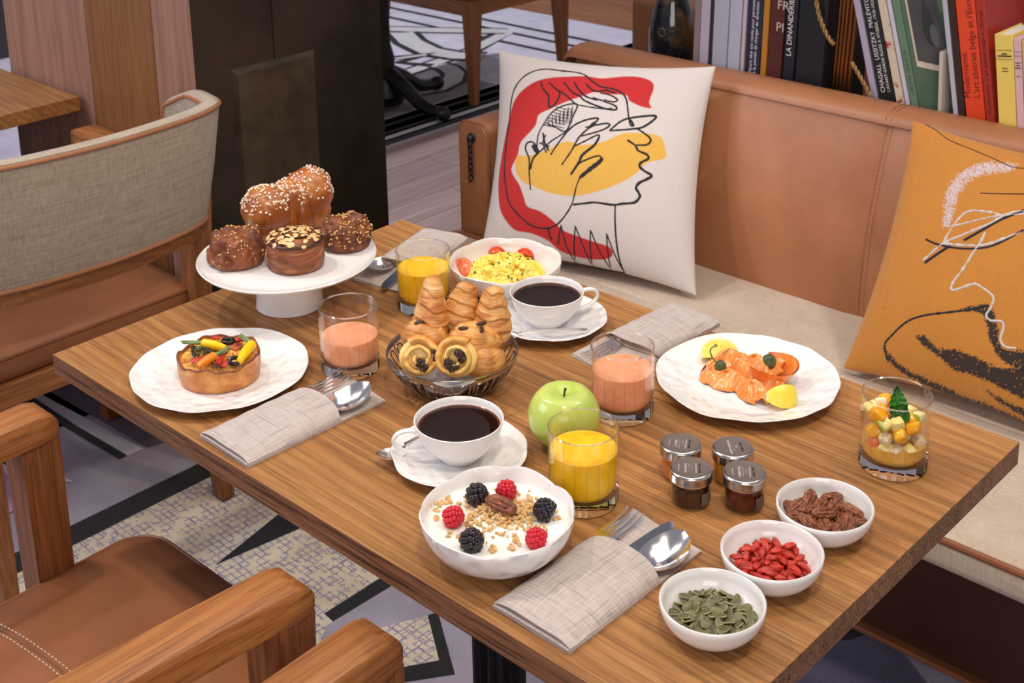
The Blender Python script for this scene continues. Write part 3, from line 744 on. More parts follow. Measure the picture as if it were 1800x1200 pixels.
    for i in range(len(idx)-1): fs += [(i*4+k, (i+1)*4+k, (i+1)*4+(k+1) % 4, i*4+(k+1) % 4) for k in range(4)]
    fs += [(0, 1, 2, 3), tuple(reversed(range(len(idx)*4-4, len(idx)*4)))]
    g.add(vs, fs).obj('back_rail', M['chair_wood_x'], c, smooth=False)
    return c
ch = make_chair(); ch.location = (-1.263, 0.481, 0.0085)
tag(ch, 'brown leather seated oak armchair at near left side of table', 'chair', 'oak armchairs')
c = copy_tree(ch); c.location = (-0.615, 0.488, 0.0085); tag(c, 'oak armchair showing only its arm tip at bottom centre', 'chair', 'oak armchairs')
c = copy_tree(ch); c.location = (-2.330, 1.122, 0.0085); c.rotation_euler = (0, 0, PI/2); tag(c, 'armchair seen from behind with grey woven fabric back beside the column', 'chair', 'oak armchairs')

# ------------------------------------------------------------------ far chairs and far pedestal table
def far_chair():
    c = empty('side_chair', (0, 0, 0))
    for x, y in ((0.275, -0.27), (-0.275, -0.27), (0.275, 0.27), (-0.275, 0.27)):
        vs, fs = [], []
        for z, h_, k in ((0.0, 0.014, 1.0), (0.42, 0.030, 0.96)):
            vs += [(x*k+a*h_, y*k+b*h_, z) for a, b in ((-1, -1), (1, -1), (1, 1), (-1, 1))]
        G().add(vs, [(i, (i+1) % 4, 4+(i+1) % 4, 4+i) for i in range(4)]+[(3, 2, 1, 0), (4, 5, 6, 7)]).obj('leg', M['chair_wood_z'], c, smooth=False)
    for x, y, sx, sy in ((0, -0.26, 0.48, 0.025), (0, 0.26, 0.48, 0.025), (0.26, 0, 0.025, 0.48), (-0.26, 0, 0.025, 0.48)):
        G().box((x, y, 0.385), (sx, sy, 0.06), 0.002).obj('rail', M['chair_wood_x' if sx > sy else 'chair_wood_y'], c)
    G().box((0, 0, 0.445), (0.57, 0.56, 0.055), 0.014, seg=2).obj('seat', M['leather_seat'], c)
    G().box((0, 0.29, 0.67), (0.54, 0.03, 0.26), 0.01).obj('backrest', M['chair_cloth'], c)
    for s_ in (-1, 1): G().box((s_*0.25, 0.275, 0.60), (0.03, 0.03, 0.30), 0.002).obj('back_post', M['chair_wood_z'], c)
    return c
fc = far_chair(); fc.location = (-3.885, 3.895, 0.0105); tag(fc, 'wooden chair with tapered legs standing on the far carpet', 'chair', 'far chairs')
c = copy_tree(fc); c.location = (-3.855, 2.715, 0.0105); c.rotation_euler = (0, 0, PI); tag(c, 'far wooden chair mostly hidden behind the dark column, one leg showing', 'chair', 'far chairs')
ft = empty('pedestal_table', (-3.85, 3.37, 0.011), label='black cast iron pedestal foot of a table on far carpet', cat='table')
G().lathe([(0, 0.02), (0.07, 0.02), (0.085, 0.06), (0.055, 0.10), (0.038, 0.14), (0.045, 0.20), (0.030, 0.26), (0.026, 0.5), (0.030, 0.66), (0.05, 0.70), (0, 0.70)], 20).obj('column', M['iron'], ft)
for k in range(4):
    a = math.radians(4)+k*PI/2
    g = G().tube(spline([(0.03, 0, 0.14), (0.11, 0, 0.10), (0.20, 0, 0.045), (0.29, 0, 0.028)], 5), [0.034-0.0008*i for i in range(16)], 8)
    g.ico((0.30, 0, 0.030), (0.040, 0.03, 0.03), 2); g.obj('foot', M['iron'], ft, (0, 0, 0), (0, 0, a))
G().box((-0.1, 0, 0.715), (0.6, 0.6, 0.03), 0.003).obj('table_top', M['oak'], ft)
# ------------------------------------------------------------------ cushions
def homog(src, dst):
    A = []; b = []
    for (x, y), (u, v) in zip(src, dst):
        A.append([x, y, 1, 0, 0, 0, -u*x, -u*y]); b.append(u)
        A.append([0, 0, 0, x, y, 1, -v*x, -v*y]); b.append(v)
    h = np.linalg.solve(np.array(A, float), np.array(b, float)); return np.append(h, 1).reshape(3, 3)
def hmap(H, pts):
    p = np.array([[x, y, 1] for x, y in pts], float) @ H.T; return p[:, :2]/p[:, 2:]
def inside(px, py, poly):
    c = np.zeros(px.shape, bool); n = len(poly)
    for i in range(n):
        x1, y1 = poly[i]; x2, y2 = poly[(i+1) % n]
        if y1 == y2: continue
        k = ((y1 > py) != (y2 > py)) & (px < (x2-x1)*(py-y1)/(y2-y1)+x1); c ^= k
    return c
def pdist(px, py, poly):
    d = np.full(px.shape, 9.0); n = len(poly)
    for i in range(n):
        ax, ay = poly[i]; bx, by = poly[(i+1) % n]; dx, dy = bx-ax, by-ay; L = dx*dx+dy*dy+1e-12
        t = np.clip(((px-ax)*dx+(py-ay)*dy)/L, 0, 1); d = np.minimum(d, np.hypot(px-ax-t*dx, py-ay-t*dy))
    return d
def smooth_poly(pts, n=4):
    return [(p.x, p.y) for p in spline([Vector((x, y, 0)) for x, y in pts], n, True)]
class Cushion:
    """BL, BR, TR, TL corners; u to the right, v up; front faces the camera side (-y)"""
    def __init__(s, BL, BR, TR, TL, puff=0.055):
        s.c = [Vector(p) for p in (BL, BR, TR, TL)]; s.org = (s.c[0]+s.c[1])/2
        s.n = ((s.c[1]-s.c[0]).cross(s.c[3]-s.c[0])).normalized(); s.puff = puff
    def at(s, u, v, side=1, off=0.0):
        BL, BR, TR, TL = s.c
        e = lambda t: max(0.0, 1-(2*t-1)**2)
        pin = 0.075                                   # edges draw in between the corners
        uu = u + pin*(0.5-u)*2*0.5*e(v)*1.0; vv = v + pin*(0.5-v)*2*0.5*e(u)
        p = BL*(1-uu)*(1-vv)+BR*uu*(1-vv)+TR*uu*vv+TL*(1-uu)*vv
        h = s.puff*(e(u)*e(v))**0.55
        h += 0.004*mn.noise(Vector((u*4, v*4, side*3)))*e(u)*e(v)
        return p + s.n*(side*h + off) - s.org
    def build(s, mat, N, colorfn, base, **k):
        e = empty('cushion', s.org, **k)
        g = G(); g.grid(lambda u, v: s.at(u, v), N, N)
        nv = len(g.v); g.grid(lambda u, v: s.at(u, v, -1), 40, 40, flip=True)
        o = g.obj('cover', mat, e, angle=180)
        at = o.data.color_attributes.new('Col', 'FLOAT_COLOR', 'POINT')
        uu, vv = np.meshgrid(np.linspace(0, 1, N+1), np.linspace(0, 1, N+1))
        rgba = np.ones((len(o.data.vertices), 4), np.float32); rgba[:, :3] = base[:3]
        rgba[:nv, :3] = colorfn(uu.ravel(), vv.ravel()); at.data.foreach_set('color', rgba.ravel())
        s.e, s.o = e, o; return e
    def ribbon(s, g, uv, w0, w1=None, lift=0.0012, wf=None):
        n = len(uv); L = []
        for i in range(n):
            a = Vector(uv[max(i-1, 0)]); b = Vector(uv[min(i+1, n-1)]); t = (b-a); t = t.normalized() if t.length > 1e-9 else Vector((1, 0))
            nn = Vector((-t.y, t.x)); ww = (wf(i/(n-1)) if wf else w0)/2
            p = Vector(uv[i]); L.append((p+nn*ww, p, p-nn*ww))
        vs = []
        for a, b, c_ in L: vs += [s.at(a.x, a.y, 1, 0.0002), s.at(b.x, b.y, 1, lift), s.at(c_.x, c_.y, 1, 0.0002)]
        fs = []
        for i in range(n-1):
            for k in range(2): q = i*3+k; fs.append((q+1, q, q+3, q+4))
        g.add(vs, fs)
def cloth_attr(name, pitch, wvar=0.12):
    m = Mt(name).set(rough=0.85, sheen=0.2); a = m.n('ShaderNodeVertexColor'); a.layer_name = 'Col'
    v = m.coord(); s1 = m.noise(m.coord((1/pitch*0.9, 8, 8)), 1, 2); s2 = m.noise(m.coord((8, 1/pitch*0.6, 1/pitch*0.8)), 1, 2)
    f = m.math('ADD', m.math('MULTIPLY', m.math('ADD', s1, s2), wvar), 1-wvar)
    m.color(m.mix(1.0, a.outputs[0], f, 'MULTIPLY')); m.bump(m.math('ADD', s1, s2), 0.35, 0.0008); return m.m
M['cushion_cloth'] = cloth_attr('cushion_linen', 0.0012); M['thread'] = plain('black_embroidery', (34, 32, 36), 0.8)
M['ochre_cloth'] = cloth_attr('ochre_wool', 0.0016, 0.2)
C1 = Cushion((-1.806, 1.822, 0.472), (-1.352, 1.940, 0.472), (-1.442, 2.118, 0.868), (-1.897, 1.982, 0.852), 0.066)
H1 = homog([(-42, 977), (1010, 1185), (1115, 80), (38, 25)], [(0, 0), (1, 0), (1, 1), (0, 1)])
red = smooth_poly([(835, 295), (820, 262), (832, 190), (815, 150), (760, 125), (690, 118), (620, 125), (560, 132), (480, 122), (400, 130), (320, 140), (240, 165), (170, 215), (125, 270), (100, 340), (75, 430), (55, 520), (38, 620), (38, 700), (55, 790), (90, 850), (140, 900), (220, 920), (300, 960), (350, 1010), (430, 1040), (520, 1052), (590, 1045), (618, 1020), (605, 990), (540, 970), (450, 940), (380, 910), (330, 860), (270, 815), (205, 790), (185, 740), (160, 680), (130, 640), (115, 600), (150, 540), (165, 480), (215, 430), (250, 390), (262, 340), (320, 310), (400, 270), (480, 235), (540, 210), (600, 220), (700, 225), (720, 255), (780, 285)], 3)
yel = smooth_poly([(150, 540), (210, 545), (300, 520), (400, 475), (450, 478), (500, 490), (600, 475), (700, 430), (780, 425), (850, 430), (895, 445), (915, 490), (920, 550), (830, 575), (780, 625), (700, 675), (600, 715), (500, 740), (420, 745), (330, 730), (240, 695), (180, 670), (145, 625), (138, 580)], 3)
red = hmap(H1, red); yel = hmap(H1, yel)
def col1(u, v):
    c = np.tile(np.array(lin(214, 205, 200)[:3]), (len(u), 1))
    for poly, rgb in ((red, (194, 32, 34)), (yel, (226, 176, 76))):
        d = pdist(u, v, poly)*np.where(inside(u, v, poly), 1, -1); k = np.clip(d/0.003+0.5, 0, 1)[:, None]
        c = c*(1-k)+np.array(lin(*rgb)[:3])*k
    return c
C1.build(M['cushion_cloth'], 300, col1, lin(214, 204, 196), label='off-white cushion with red and yellow line-drawn face', cat='cushion')
art = [([(380, 103), (300, 95), (230, 110), (170, 150), (125, 210), (105, 280), (95, 380), (80, 480), (73, 600), (85, 690), (110, 770), (160, 830), (220, 880), (290, 900), (350, 885), (400, 840), (440, 780), (465, 700), (485, 655)], 6),
       ([(485, 655), (540, 612), (585, 578), (604, 556)], 15), ([(604, 556), (580, 545), (520, 565), (475, 590), (437, 640)], 6),
       ([(300, 96), (400, 100), (470, 112), (520, 150), (570, 180), (630, 190), (680, 215), (705, 250), (718, 300), (728, 345), (745, 380), (752, 392)], 6),
       ([(635, 415), (690, 365), (750, 345), (862, 337), (810, 390), (750, 405), (635, 415)], 8), ([(728, 350), (738, 385), (756, 388), (745, 365), (728, 350)], 5),
       ([(770, 400), (830, 440), (845, 465), (825, 485), (775, 487)], 7), ([(728, 462), (770, 490), (785, 515), (830, 535), (835, 555), (800, 575), (793, 595), (815, 615), (852, 638), (830, 655), (790, 675), (772, 700), (785, 725), (788, 745), (760, 772), (700, 780), (650, 787), (560, 777), (500, 782), (443, 788)], 9),
       ([(662, 787), (655, 850), (648, 950), (645, 1040), (650, 1108)], 6), ([(650, 1110), (560, 1100), (460, 1085), (345, 1072)], 6), ([(305, 900), (310, 930), (318, 955)], 7),
       ([(265, 165), (275, 200), (310, 240), (315, 295), (345, 285), (368, 230), (350, 205), (305, 170)], 7), ([(380, 162), (430, 215), (470, 235), (500, 260), (590, 295), (655, 305), (655, 285), (600, 262), (535, 240)], 7),
       ([(430, 158), (460, 200), (500, 235), (560, 255)], 7), ([(490, 165), (540, 205), (600, 200), (650, 215)], 7), ([(450, 280), (500, 288), (590, 300), (640, 295)], 5), ([(570, 215), (620, 225), (660, 250), (640, 262), (590, 250)], 6),
       ([(350, 205), (390, 225), (440, 268), (460, 280)], 6),
       ([(290, 390), (330, 330), (390, 290), (460, 280), (445, 340), (410, 420), (350, 400), (290, 390)], 6), ([(290, 390), (265, 440), (258, 500), (270, 525), (330, 475), (410, 425)], 6),
       ([(290, 430), (300, 480), (320, 520)], 8), ([(305, 440), (290, 480), (308, 530)], 6), ([(270, 480), (300, 490), (325, 500)], 6),
       ([(270, 525), (240, 480), (205, 480), (195, 510), (215, 560), (215, 620), (222, 710)], 7), ([(268, 522), (252, 520), (235, 490)], 16), ([(270, 525), (235, 560), (222, 610)], 8),
       ([(330, 540), (380, 470), (440, 400), (500, 365), (560, 350), (570, 360), (530, 400), (480, 450), (440, 520), (390, 590)], 7), ([(510, 400), (570, 385), (620, 377), (632, 390), (590, 415), (490, 445)], 7),
       ([(530, 400), (560, 372)], 12), ([(450, 500), (510, 470), (575, 438), (585, 450)], 6), ([(585, 445), (560, 490), (500, 540), (480, 580), (437, 640)], 10)]
for k in range(7):
    art.append(([(318+k*20, 350-k*11), (300+k*20+20, 392-k*3+3)], 3)); art.append(([(306+k*22, 372-k*12), (330+k*16, 396-k*2)], 3))
    art.append(([(300+k*9, 380-k*14), (340+k*12, 392-k*14), (400+k*7, 405-k*17)], 3))
zz = [(345, 980), (375, 885), (385, 980), (408, 1070), (448, 890), (475, 1000), (492, 1085), (523, 910), (550, 1010), (585, 1098), (603, 925), (625, 1020), (650, 1108)]
g = G()
for pts, wd in art:
    sp = [(p.x, p.y) for p in spline([Vector((x, y, 0)) for x, y in pts], 7)] if len(pts) > 2 else [(pts[0][0]+(pts[1][0]-pts[0][0])*k/5, pts[0][1]+(pts[1][1]-pts[0][1])*k/5) for k in range(6)]
    uv = hmap(H1, sp); C1.ribbon(g, [tuple(p) for p in uv], 0, wf=(lambda t, wd=wd: wd*0.00135*(0.75+0.25*math.sin(PI*t))*(1+0.12*math.sin(t*97))))
zp = []
for a, b in zip(zz, zz[1:]): zp += [(a[0]+(b[0]-a[0])*k/8, a[1]+(b[1]-a[1])*k/8) for k in range(8)]
C1.ribbon(g, [tuple(p) for p in hmap(H1, zp+[zz[-1]])], 0.0065)
g.obj('embroidery', M['thread'], C1.e, label='black embroidered outline of a face and hands')

C2 = Cushion((-1.000, 1.868, 0.472), (-0.535, 1.872, 0.472), (-0.56, 2.10, 0.852), (-1.012, 2.09, 0.852), 0.068)
def zuv(pts):                                         # zoomed crop (1480,200) scale 2.069 -> cushion coordinates
    out = []
    n = C2.n
    for x, y in pts:
        d = ray(1480+x/2.069, 200+y/2.069); o = C2.c[0] + n*0.03
        p = CAM + d*((o-CAM).dot(n)/d.dot(n)) - n*0.03 - C2.c[0]
        U = C2.c[1]-C2.c[0]; V = C2.c[3]-C2.c[0]
        a, b, c_ = U.dot(U), U.dot(V), V.dot(V); q, r_ = p.dot(U), p.dot(V); D = a*c_-b*b
        out.append(((q*c_-r_*b)/D, (r_*a-q*b)/D))
    return out
dk = [zuv(smooth_poly(p, 3)) for p in ([(265, 835), (300, 830), (345, 880), (400, 885), (470, 905), (540, 940), (600, 960), (680, 960), (760, 1010), (760, 1110), (660, 1070), (560, 1020), (480, 985), (400, 960), (350, 910), (310, 880)],
      [(440, 740), (560, 722), (590, 800), (600, 880), (662, 895), (760, 900), (760, 1000), (660, 960), (600, 930), (560, 860), (550, 790), (520, 750)],
      [(135, 850), (150, 880), (200, 935), (260, 975), (330, 1010), (420, 1060), (520, 1095), (640, 1150), (640, 1170), (500, 1120), (380, 1070), (260, 1000), (180, 945), (150, 905)],
      [(520, 1040), (600, 1085), (680, 1115), (760, 1150), (760, 1175), (660, 1135), (570, 1090)])]
wh = [zuv(smooth_poly(p, 3)) for p in ([(385, 410), (385, 300), (410, 240), (470, 185), (560, 155), (650, 165), (600, 190), (520, 205), (460, 250), (425, 310), (410, 390)],)]
def col2(u, v):
    c = np.tile(np.array(lin(190, 124, 44)[:3]), (len(u), 1)); rs = np.random.RandomState(3)
    rnd = rs.rand(len(u))
    for polys, rgb, soft in ((dk, (15, 15, 22), 0.03), (wh, (200, 196, 206), 0.06)):
        for poly in polys:
            d = pdist(u, v, poly)*np.where(inside(u, v, poly), 1, -1)
            k = (rnd < np.clip(0.5+d/soft*2.4, 0, 0.97 if soft < 0.04 else 0.75)).astype(float)
            k = k[:, None]*(0.95 if soft < 0.04 else 0.8); c = c*(1-k)+np.array(lin(*rgb)[:3])*k
    return c
C2.build(M['ochre_cloth'], 260, col2, lin(190, 124, 44), label='ochre cushion with white and black sketched face at right', cat='cushion')
g = G(); gw = G()
def sk(gg, pts, wd, jit=0.0):
    sp = [(p.x, p.y) for p in spline([Vector((x, y, 0)) for x, y in pts], 10)]
    uv = zuv(sp); C2.ribbon(gg, uv, 0, wf=lambda t: wd*0.0011*(0.8+jit*mn.noise(Vector((t*60, wd, 0)))))
sk(g, [(305, 460), (350, 480), (420, 497), (500, 503), (570, 495), (630, 470), (700, 430)], 9, 0.5); sk(g, [(302, 550), (380, 505), (410, 490)], 12, 0.4); sk(g, [(465, 470), (540, 430), (610, 390), (700, 350)], 12, 0.4)
sk(g, [(525, 284), (590, 285), (700, 284)], 5, 0.4); sk(g, [(150, 910), (140, 850), (170, 815), (230, 770), (300, 752), (400, 745), (480, 738), (560, 722)], 9, 0.9)
sk(g, [(285, 14), (330, 35), (385, 70), (470, 100), (560, 135), (640, 170), (720, 172)], 4)
sk(gw, [(386, 415), (440, 410), (520, 392), (600, 375), (700, 365)], 7, 0.9); sk(gw, [(295, 540), (380, 480), (470, 445), (570, 405), (640, 365), (720, 350)], 9, 0.9); sk(gw, [(380, 475), (430, 400), (480, 358), (560, 360), (620, 375)], 8, 0.9)
sk(gw, [(375, 480), (450, 488), (540, 490), (610, 470), (690, 440)], 10, 0.9); sk(gw, [(550, 440), (530, 480), (500, 520), (460, 580), (420, 630), (412, 655), (430, 660), (500, 640), (530, 650), (580, 690), (570, 730), (550, 760), (565, 780), (610, 785), (615, 810), (600, 850), (615, 878), (660, 885)], 9, 0.7)
g.obj('black_stitching', M['thread'], C2.e); gw.obj('white_stitching', plain('white_wool', (206, 200, 200), 0.85), C2.e)

# ------------------------------------------------------------------ shelf, vase, books
sh = empty('bookshelf', (-0.9, 2.44, 0), label='dark low bookshelf behind the leather bench', cat='shelf')
G().box((0, 0.02, 0.67), (2.4, 0.32, 0.03), 0.002).obj('top_board', M['dark_wood'], sh)
G().box((0, 0.165, 0.33), (2.4, 0.03, 0.65), 0.002).obj('back_board', M['dark_wood'], sh)
for x in (-1.185, 0, 1.185): G().box((x, 0.01, 0.333), (0.03, 0.28, 0.644), 0.002).obj('upright', M['dark_wood'], sh)
SHZ = 0.686
lb = empty('bench', (-1.3, 2.86, 0), label='second tan leather bench with rounded end behind the dark vase', cat='bench')
xe = PY(1118, 60, 2.72).x+1.3
G().box((xe+0.5, -0.13, 0.42), (1.0, 0.08, 0.80), 0.022, seg=4).obj('back_panel', M['leather'], lb)
G().box((xe+0.5, 0.12, 0.22), (1.0, 0.42, 0.40), 0.02, seg=3).obj('seat_base', M['leather'], lb)
# vase
vy = 2.36; vc = PY(1181, 50, vy)
va = empty('vase', (vc.x, vy, SHZ-0.001), label='dark glazed pottery vase with incised pattern beside the books', cat='vase')
vr = 0.051
def vase_mat():
    m = Mt('dark_glaze').set(rough=0.12, coat=0.5); v = m.coord(rnd=0)
    w_ = m.vor(v, 26, 'DISTANCE_TO_EDGE'); nz = m.noise(v, 14, 3)
    c = m.mix(m.ramp(nz, [(0.50, (0, 0, 0)), (0.60, (0.8,)*3)]), lin(24, 27, 32), lin(104, 74, 34))
    c = m.mix(m.ramp(w_, [(0.02, (0.35,)*3), (0.05, (0, 0, 0))]), c, lin(70, 74, 66)); m.color(c); m.bump(w_, 0.4, 0.002); return m.m
vb = G().lathe([(0, 0), (0.026, 0), (0.030, 0.006), (0.042, 0.04), (0.050, 0.09), (0.0515, 0.13), (0.050, 0.17), (0.043, 0.21), (0.036, 0.235), (0.035, 0.25), (0.042, 0.27), (0.039, 0.27), (0.032, 0.25), (0, 0.245)], 40).obj('body', vase_mat(), va)
vrm = plain('vase_relief', (110, 92, 58), 0.25)
for k in range(9):
    a = k*0.7; z = 0.07+0.026*(k % 4)*1.3
    G().tube([(0.0505*math.cos(a+0.16*math.cos(t))*(1-0.0), 0.0505*math.sin(a+0.16*math.cos(t)), z+0.009*math.sin(t)) for t in [2*PI*i/16 for i in range(16)]], 0.0013, 5, closed=True).obj('relief_ring', vrm, va)
BKY = 2.262
def book(x, name, label, tl, tr, bl, br, yb, cover, pages=(228, 222, 214), depth=0.17, htop=None, texts=(), hz=None, Y=None, ln=None):
    """tl/tr: pixel x of the spine's edges at pixel row 0 (or hz); bl/br: the same at row yb (bench edge)"""
    Y = Y or BKY; y0 = 0 if hz is None else hz
    a, b = PY(tl, y0, Y), PY(tr, y0, Y); c, d = PY(bl, yb[0], Y), PY(br, yb[1], Y)
    top = (a+b)/2; bot = (c+d)/2; ax = (top-bot).normalized(); lean = math.atan2(ax.x, ax.z)
    if ln is not None: lean = ln; ax = Vector((math.sin(ln), 0, math.cos(ln)))
    th = max(0.004, ((b-a).length+(d-c).length)/2*math.cos(lean)*0.93)
    L = (bot.z-SHZ)/ax.z; base = bot - ax*L
    H = (top-base).length + (0.05 if hz is None else 0)
    up = abs(math.sin(lean))*th/2
    e = empty('book', base+Vector((0, 0, up+0.0005)), label=label, cat='book', group='books behind the bench'); e.rotation_euler = (0, lean, 0)
    m_ = plain('cover_'+str(x), cover, 0.42) if not hasattr(cover, 'node_tree') else cover
    t = 0.0022 if th > 0.008 else 0.001
    G().box((0, 0.0015, H/2), (th, 0.003, H), 0.0006).obj('spine', m_, e)
    for s_ in (-1, 1): G().box((s_*(th/2-t/2), depth/2+0.003, H/2), (t, depth, H), 0.0004).obj('cover', m_, e)
    G().box((0, depth/2+0.001, H/2), (th-2*t-0.0002, depth-0.006, H-0.006)).obj('pages', plain('pages_'+str(x), pages, 0.8), e)
    zt = SHZ
    for (body, size, zc, off, mat, up_) in texts:
        g = text_geo(body, size, 'LEFT'); R_ = Rx(PI/2)
        g.v = [tuple(T(off, -0.0004, zc) @ Ry(-PI/2 if up_ else 0) @ R_ @ Vector(p)) for p in g.v]
        g.obj('spine_lettering', M[mat] if isinstance(mat, str) else mat, e, smooth=False)
    e['H'] = H; e['th'] = th
    return e
pl_red = plain('dark_red_print', (96, 20, 14), 0.5); pl_blk = plain('black_print', (30, 26, 24), 0.5)
def lean_of(xt, xb, yb):
    a, b = PY(xt, 0, BKY), PY(xb, yb, BKY); return math.atan2(a.x-b.x, a.z-b.z)
LA = LB = LC = LD = lean_of(1300, 1293.5, 118)
LE, LF, LG = lean_of(1538, 1571, 177), lean_of(1694, 1714, 208), lean_of(1762, 1772, 210)
book(1, 'b', 'thin pinkish grey book next to the dark vase', 1221, 1232, 1218, 1227, (103, 105), (150, 132, 132), ln=LA)
book(2, 'b', 'lavender white thick book, second from the vase', 1234, 1250, 1228, 1244, (106, 110), (196, 186, 204), ln=LA)
book(3, 'b', 'thin navy book between two pale books', 1251, 1257.5, 1245, 1250, (110, 112), (40, 42, 74), ln=LA)
book(4, 'b', 'wide pale grey book leaning right, wider of two', 1259, 1288, 1251, 1275.5, (112, 117), (186, 188, 200), ln=LB)
book(5, 'b', 'narrower pale grey book left of the navy lettered one', 1290, 1311, 1277, 1299, (118, 122), (190, 192, 206), ln=LB)
book(6, 'b', 'thin pinkish white book touching the navy lettered book', 1311.5, 1315, 1299.5, 1307.5, (122, 124), (204, 190, 194), ln=LB)
book(7, 'b', 'navy blue book with small white lettering on two lines', 1315.5, 1341, 1308, 1335, (124, 129), (38, 42, 70), texts=(('Notre tête est ronde pour permettre', 0.0105, 0.135, -0.004, 'white_print', True), ('à la pensée de changer de direction', 0.0105, 0.135, 0.0055, 'white_print', True)), ln=LC)
book(8, 'b', 'narrow mustard orange book beside the navy lettered one', 1342, 1352.5, 1336, 1345, (128, 131), (190, 126, 44), ln=LC)
book(9, 'b', 'dark red brown book with big pale letters', 1353.5, 1375, 1346, 1374, (131, 135), (84, 40, 34), texts=(('PI', 0.026, 0.24, -0.002, plain('pale_print', (206, 190, 176), 0.6), False), ('FR', 0.026, 0.285, -0.002, plain('pale_print2', (206, 190, 176), 0.6), False)), ln=LC)
book(10, 'b', 'black book lettered in white capitals along its spine', 1376, 1396, 1375, 1394, (136, 140), (30, 32, 42), texts=(('LA DINANDERIE FRANÇAISE', 0.016, 0.185, -0.001, 'white_print', True), ), ln=LD)
book(11, 'b', 'wide plain black book right of the white capitals one', 1397, 1447, 1395, 1446, (141, 150), (26, 27, 32), texts=(('H E', 0.018, 0.27, 0.006, plain('faint_print', (52, 50, 52), 0.5), False),), ln=LD)
# fluted brass bookend with cord
be = empty('bookend', (PY(1479, 80, 2.28).x-0.014, 2.30, SHZ-0.001), label='fluted brass upright standing between the black books', cat='bookend')
for k in range(5):
    G().tube([(-0.0165+k*0.0085, 0.004*math.cos((k-2)*0.6)*-1, 0), (-0.0165+k*0.0085+0.018, 0.004*math.cos((k-2)*0.6)*-1, 0.36)], 0.0044, 10).obj('rib', M['brass'], be)
def cord(pts, parent, org, name='cord_strand'):
    sp = spline([Vector(p)-Vector(org) for p in pts], 14); g = G()
    for ph in (0, PI):
        out = []
        for i, p in enumerate(sp):
            t = (sp[min(i+1, len(sp)-1)]-sp[max(i-1, 0)]).normalized(); n1 = Vector((0, 1, 0)); n2 = t.cross(n1)
            a = i*0.55+ph; out.append(p + (n1*math.cos(a)+n2*math.sin(a))*0.0022)
        g.tube(out, 0.0024, 6)
    g.obj(name, M['rope'], parent)
cd_ = empty('cord', PY(1466, 100, 2.250), 0, 'twisted gold cord looped in front of the black book', 'cord')
cord([PY(1434, -30, 2.252), PY(1436, 10, 2.252), PY(1444, 40, 2.252), PY(1456, 66, 2.252), PY(1466, 78, 2.250)], cd_, cd_.location)
cord([PY(1497, 110, 2.252), PY(1508, 128, 2.252), PY(1520, 150, 2.252), PY(1530, 172, 2.252)], cd_, cd_.location)
book(12, 'b', 'thin lavender book leaning against the black white-lettered one', 1503, 1512, 1529, 1543, (165, 171), (176, 166, 188), ln=LE)
book(13, 'b', 'leaning black book titled in bold white capitals on two lines', 1514, 1543.5, 1545, 1573, (172, 178), (28, 27, 30), texts=(('CHAGALL  LISSITZKY  MALÉVITCH', 0.0125, 0.152, -0.005, 'white_print', True), ("L'AVANT-GARDE RUSSE À VITEBSK, 1918-1922", 0.0088, 0.152, 0.0065, 'white_print', True)), ln=LE)
book(14, 'b', 'cream leaning book with red marks on its spine', 1545, 1559, 1574, 1590, (178, 181), mottled('cream_red', (170, 52, 40), (212, 196, 172), 26, 0.6, lo=0.36, hi=0.42), ln=LE)
book(15, 'b', 'thin white leaning book beside the green book', 1560, 1566.5, 1591, 1599.5, (182, 184), (206, 200, 212), ln=LE)
gb = book(16, 'b', 'green art book with framed dark picture on its cover', 1567, 1581, 1600.5, 1615, (184, 187), (104, 134, 108), texts=(("L'ŒUVRE GRAVÉ DE", 0.0095, 0.16, 0.0, plain('green_print', (58, 82, 64), 0.6), True),), ln=LE)
# the green book's front cover stands open towards the room
gc = G()
A = PY(1582, 0, 2.262); Bq = PY(1616.5, 188, 2.262); top = PY(1672, 0, 2.30); bq2 = PY(1690, 205, 2.30)
def cov(u, v, off=0.0):
    dn = (Bq-A).normalized(); L0 = 0.34
    a = Bq + (A-Bq).normalized()*(v*0.30-0.04); b = bq2 + (A-Bq).normalized()*(v*0.30-0.04); b = b.lerp(a, 0.10)
    p = a.lerp(b, u); p.y -= off; return p - gb.location
Mi = gb.rotation_euler.to_matrix().inverted()
def covl(u, v, off=0): return Mi @ cov(u, v, off)
def slab(u0, u1, v0, v1, off, th):
    g = G(); q = [covl(u0, v0, off), covl(u1, v0, off), covl(u1, v1, off), covl(u0, v1, off)]; k = [covl(u0, v0, off-th), covl(u1, v0, off-th), covl(u1, v1, off-th), covl(u0, v1, off-th)]
    return g.add(q+k, [(0, 1, 2, 3), (7, 6, 5, 4), (0, 4, 5, 1), (1, 5, 6, 2), (2, 6, 7, 3), (3, 7, 4, 0)])
slab(0, 1, 0, 1, 0, 0.002).obj('front_cover', plain('green_cover', (70, 96, 72), 0.5), gb, smooth=False)
slab(0.14, 0.98, 0.40, 1.0, 0.0006, 0.001).obj('picture_border', plain('cream_card', (206, 190, 172), 0.6), gb, smooth=False)
slab(0.20, 0.98, 0.44, 1.0, 0.0012, 0.001).obj('picture', mottled('dark_photo', (44, 42, 46), (72, 66, 68), 12, 0.5), gb, smooth=False)
def blob(pts, off, nm, rgb):
    g = G(); g.add([covl(u, v, off) for u, v in pts], [tuple(range(len(pts)))]); g.obj(nm, plain(nm, rgb, 0.5), gb, smooth=False)
bt = smooth_poly([(0.62, 0.95), (0.66, 0.95), (0.69, 0.84), (0.80, 0.76), (0.84, 0.66), (0.78, 0.57), (0.62, 0.56), (0.52, 0.62), (0.52, 0.72), (0.60, 0.82)], 3)
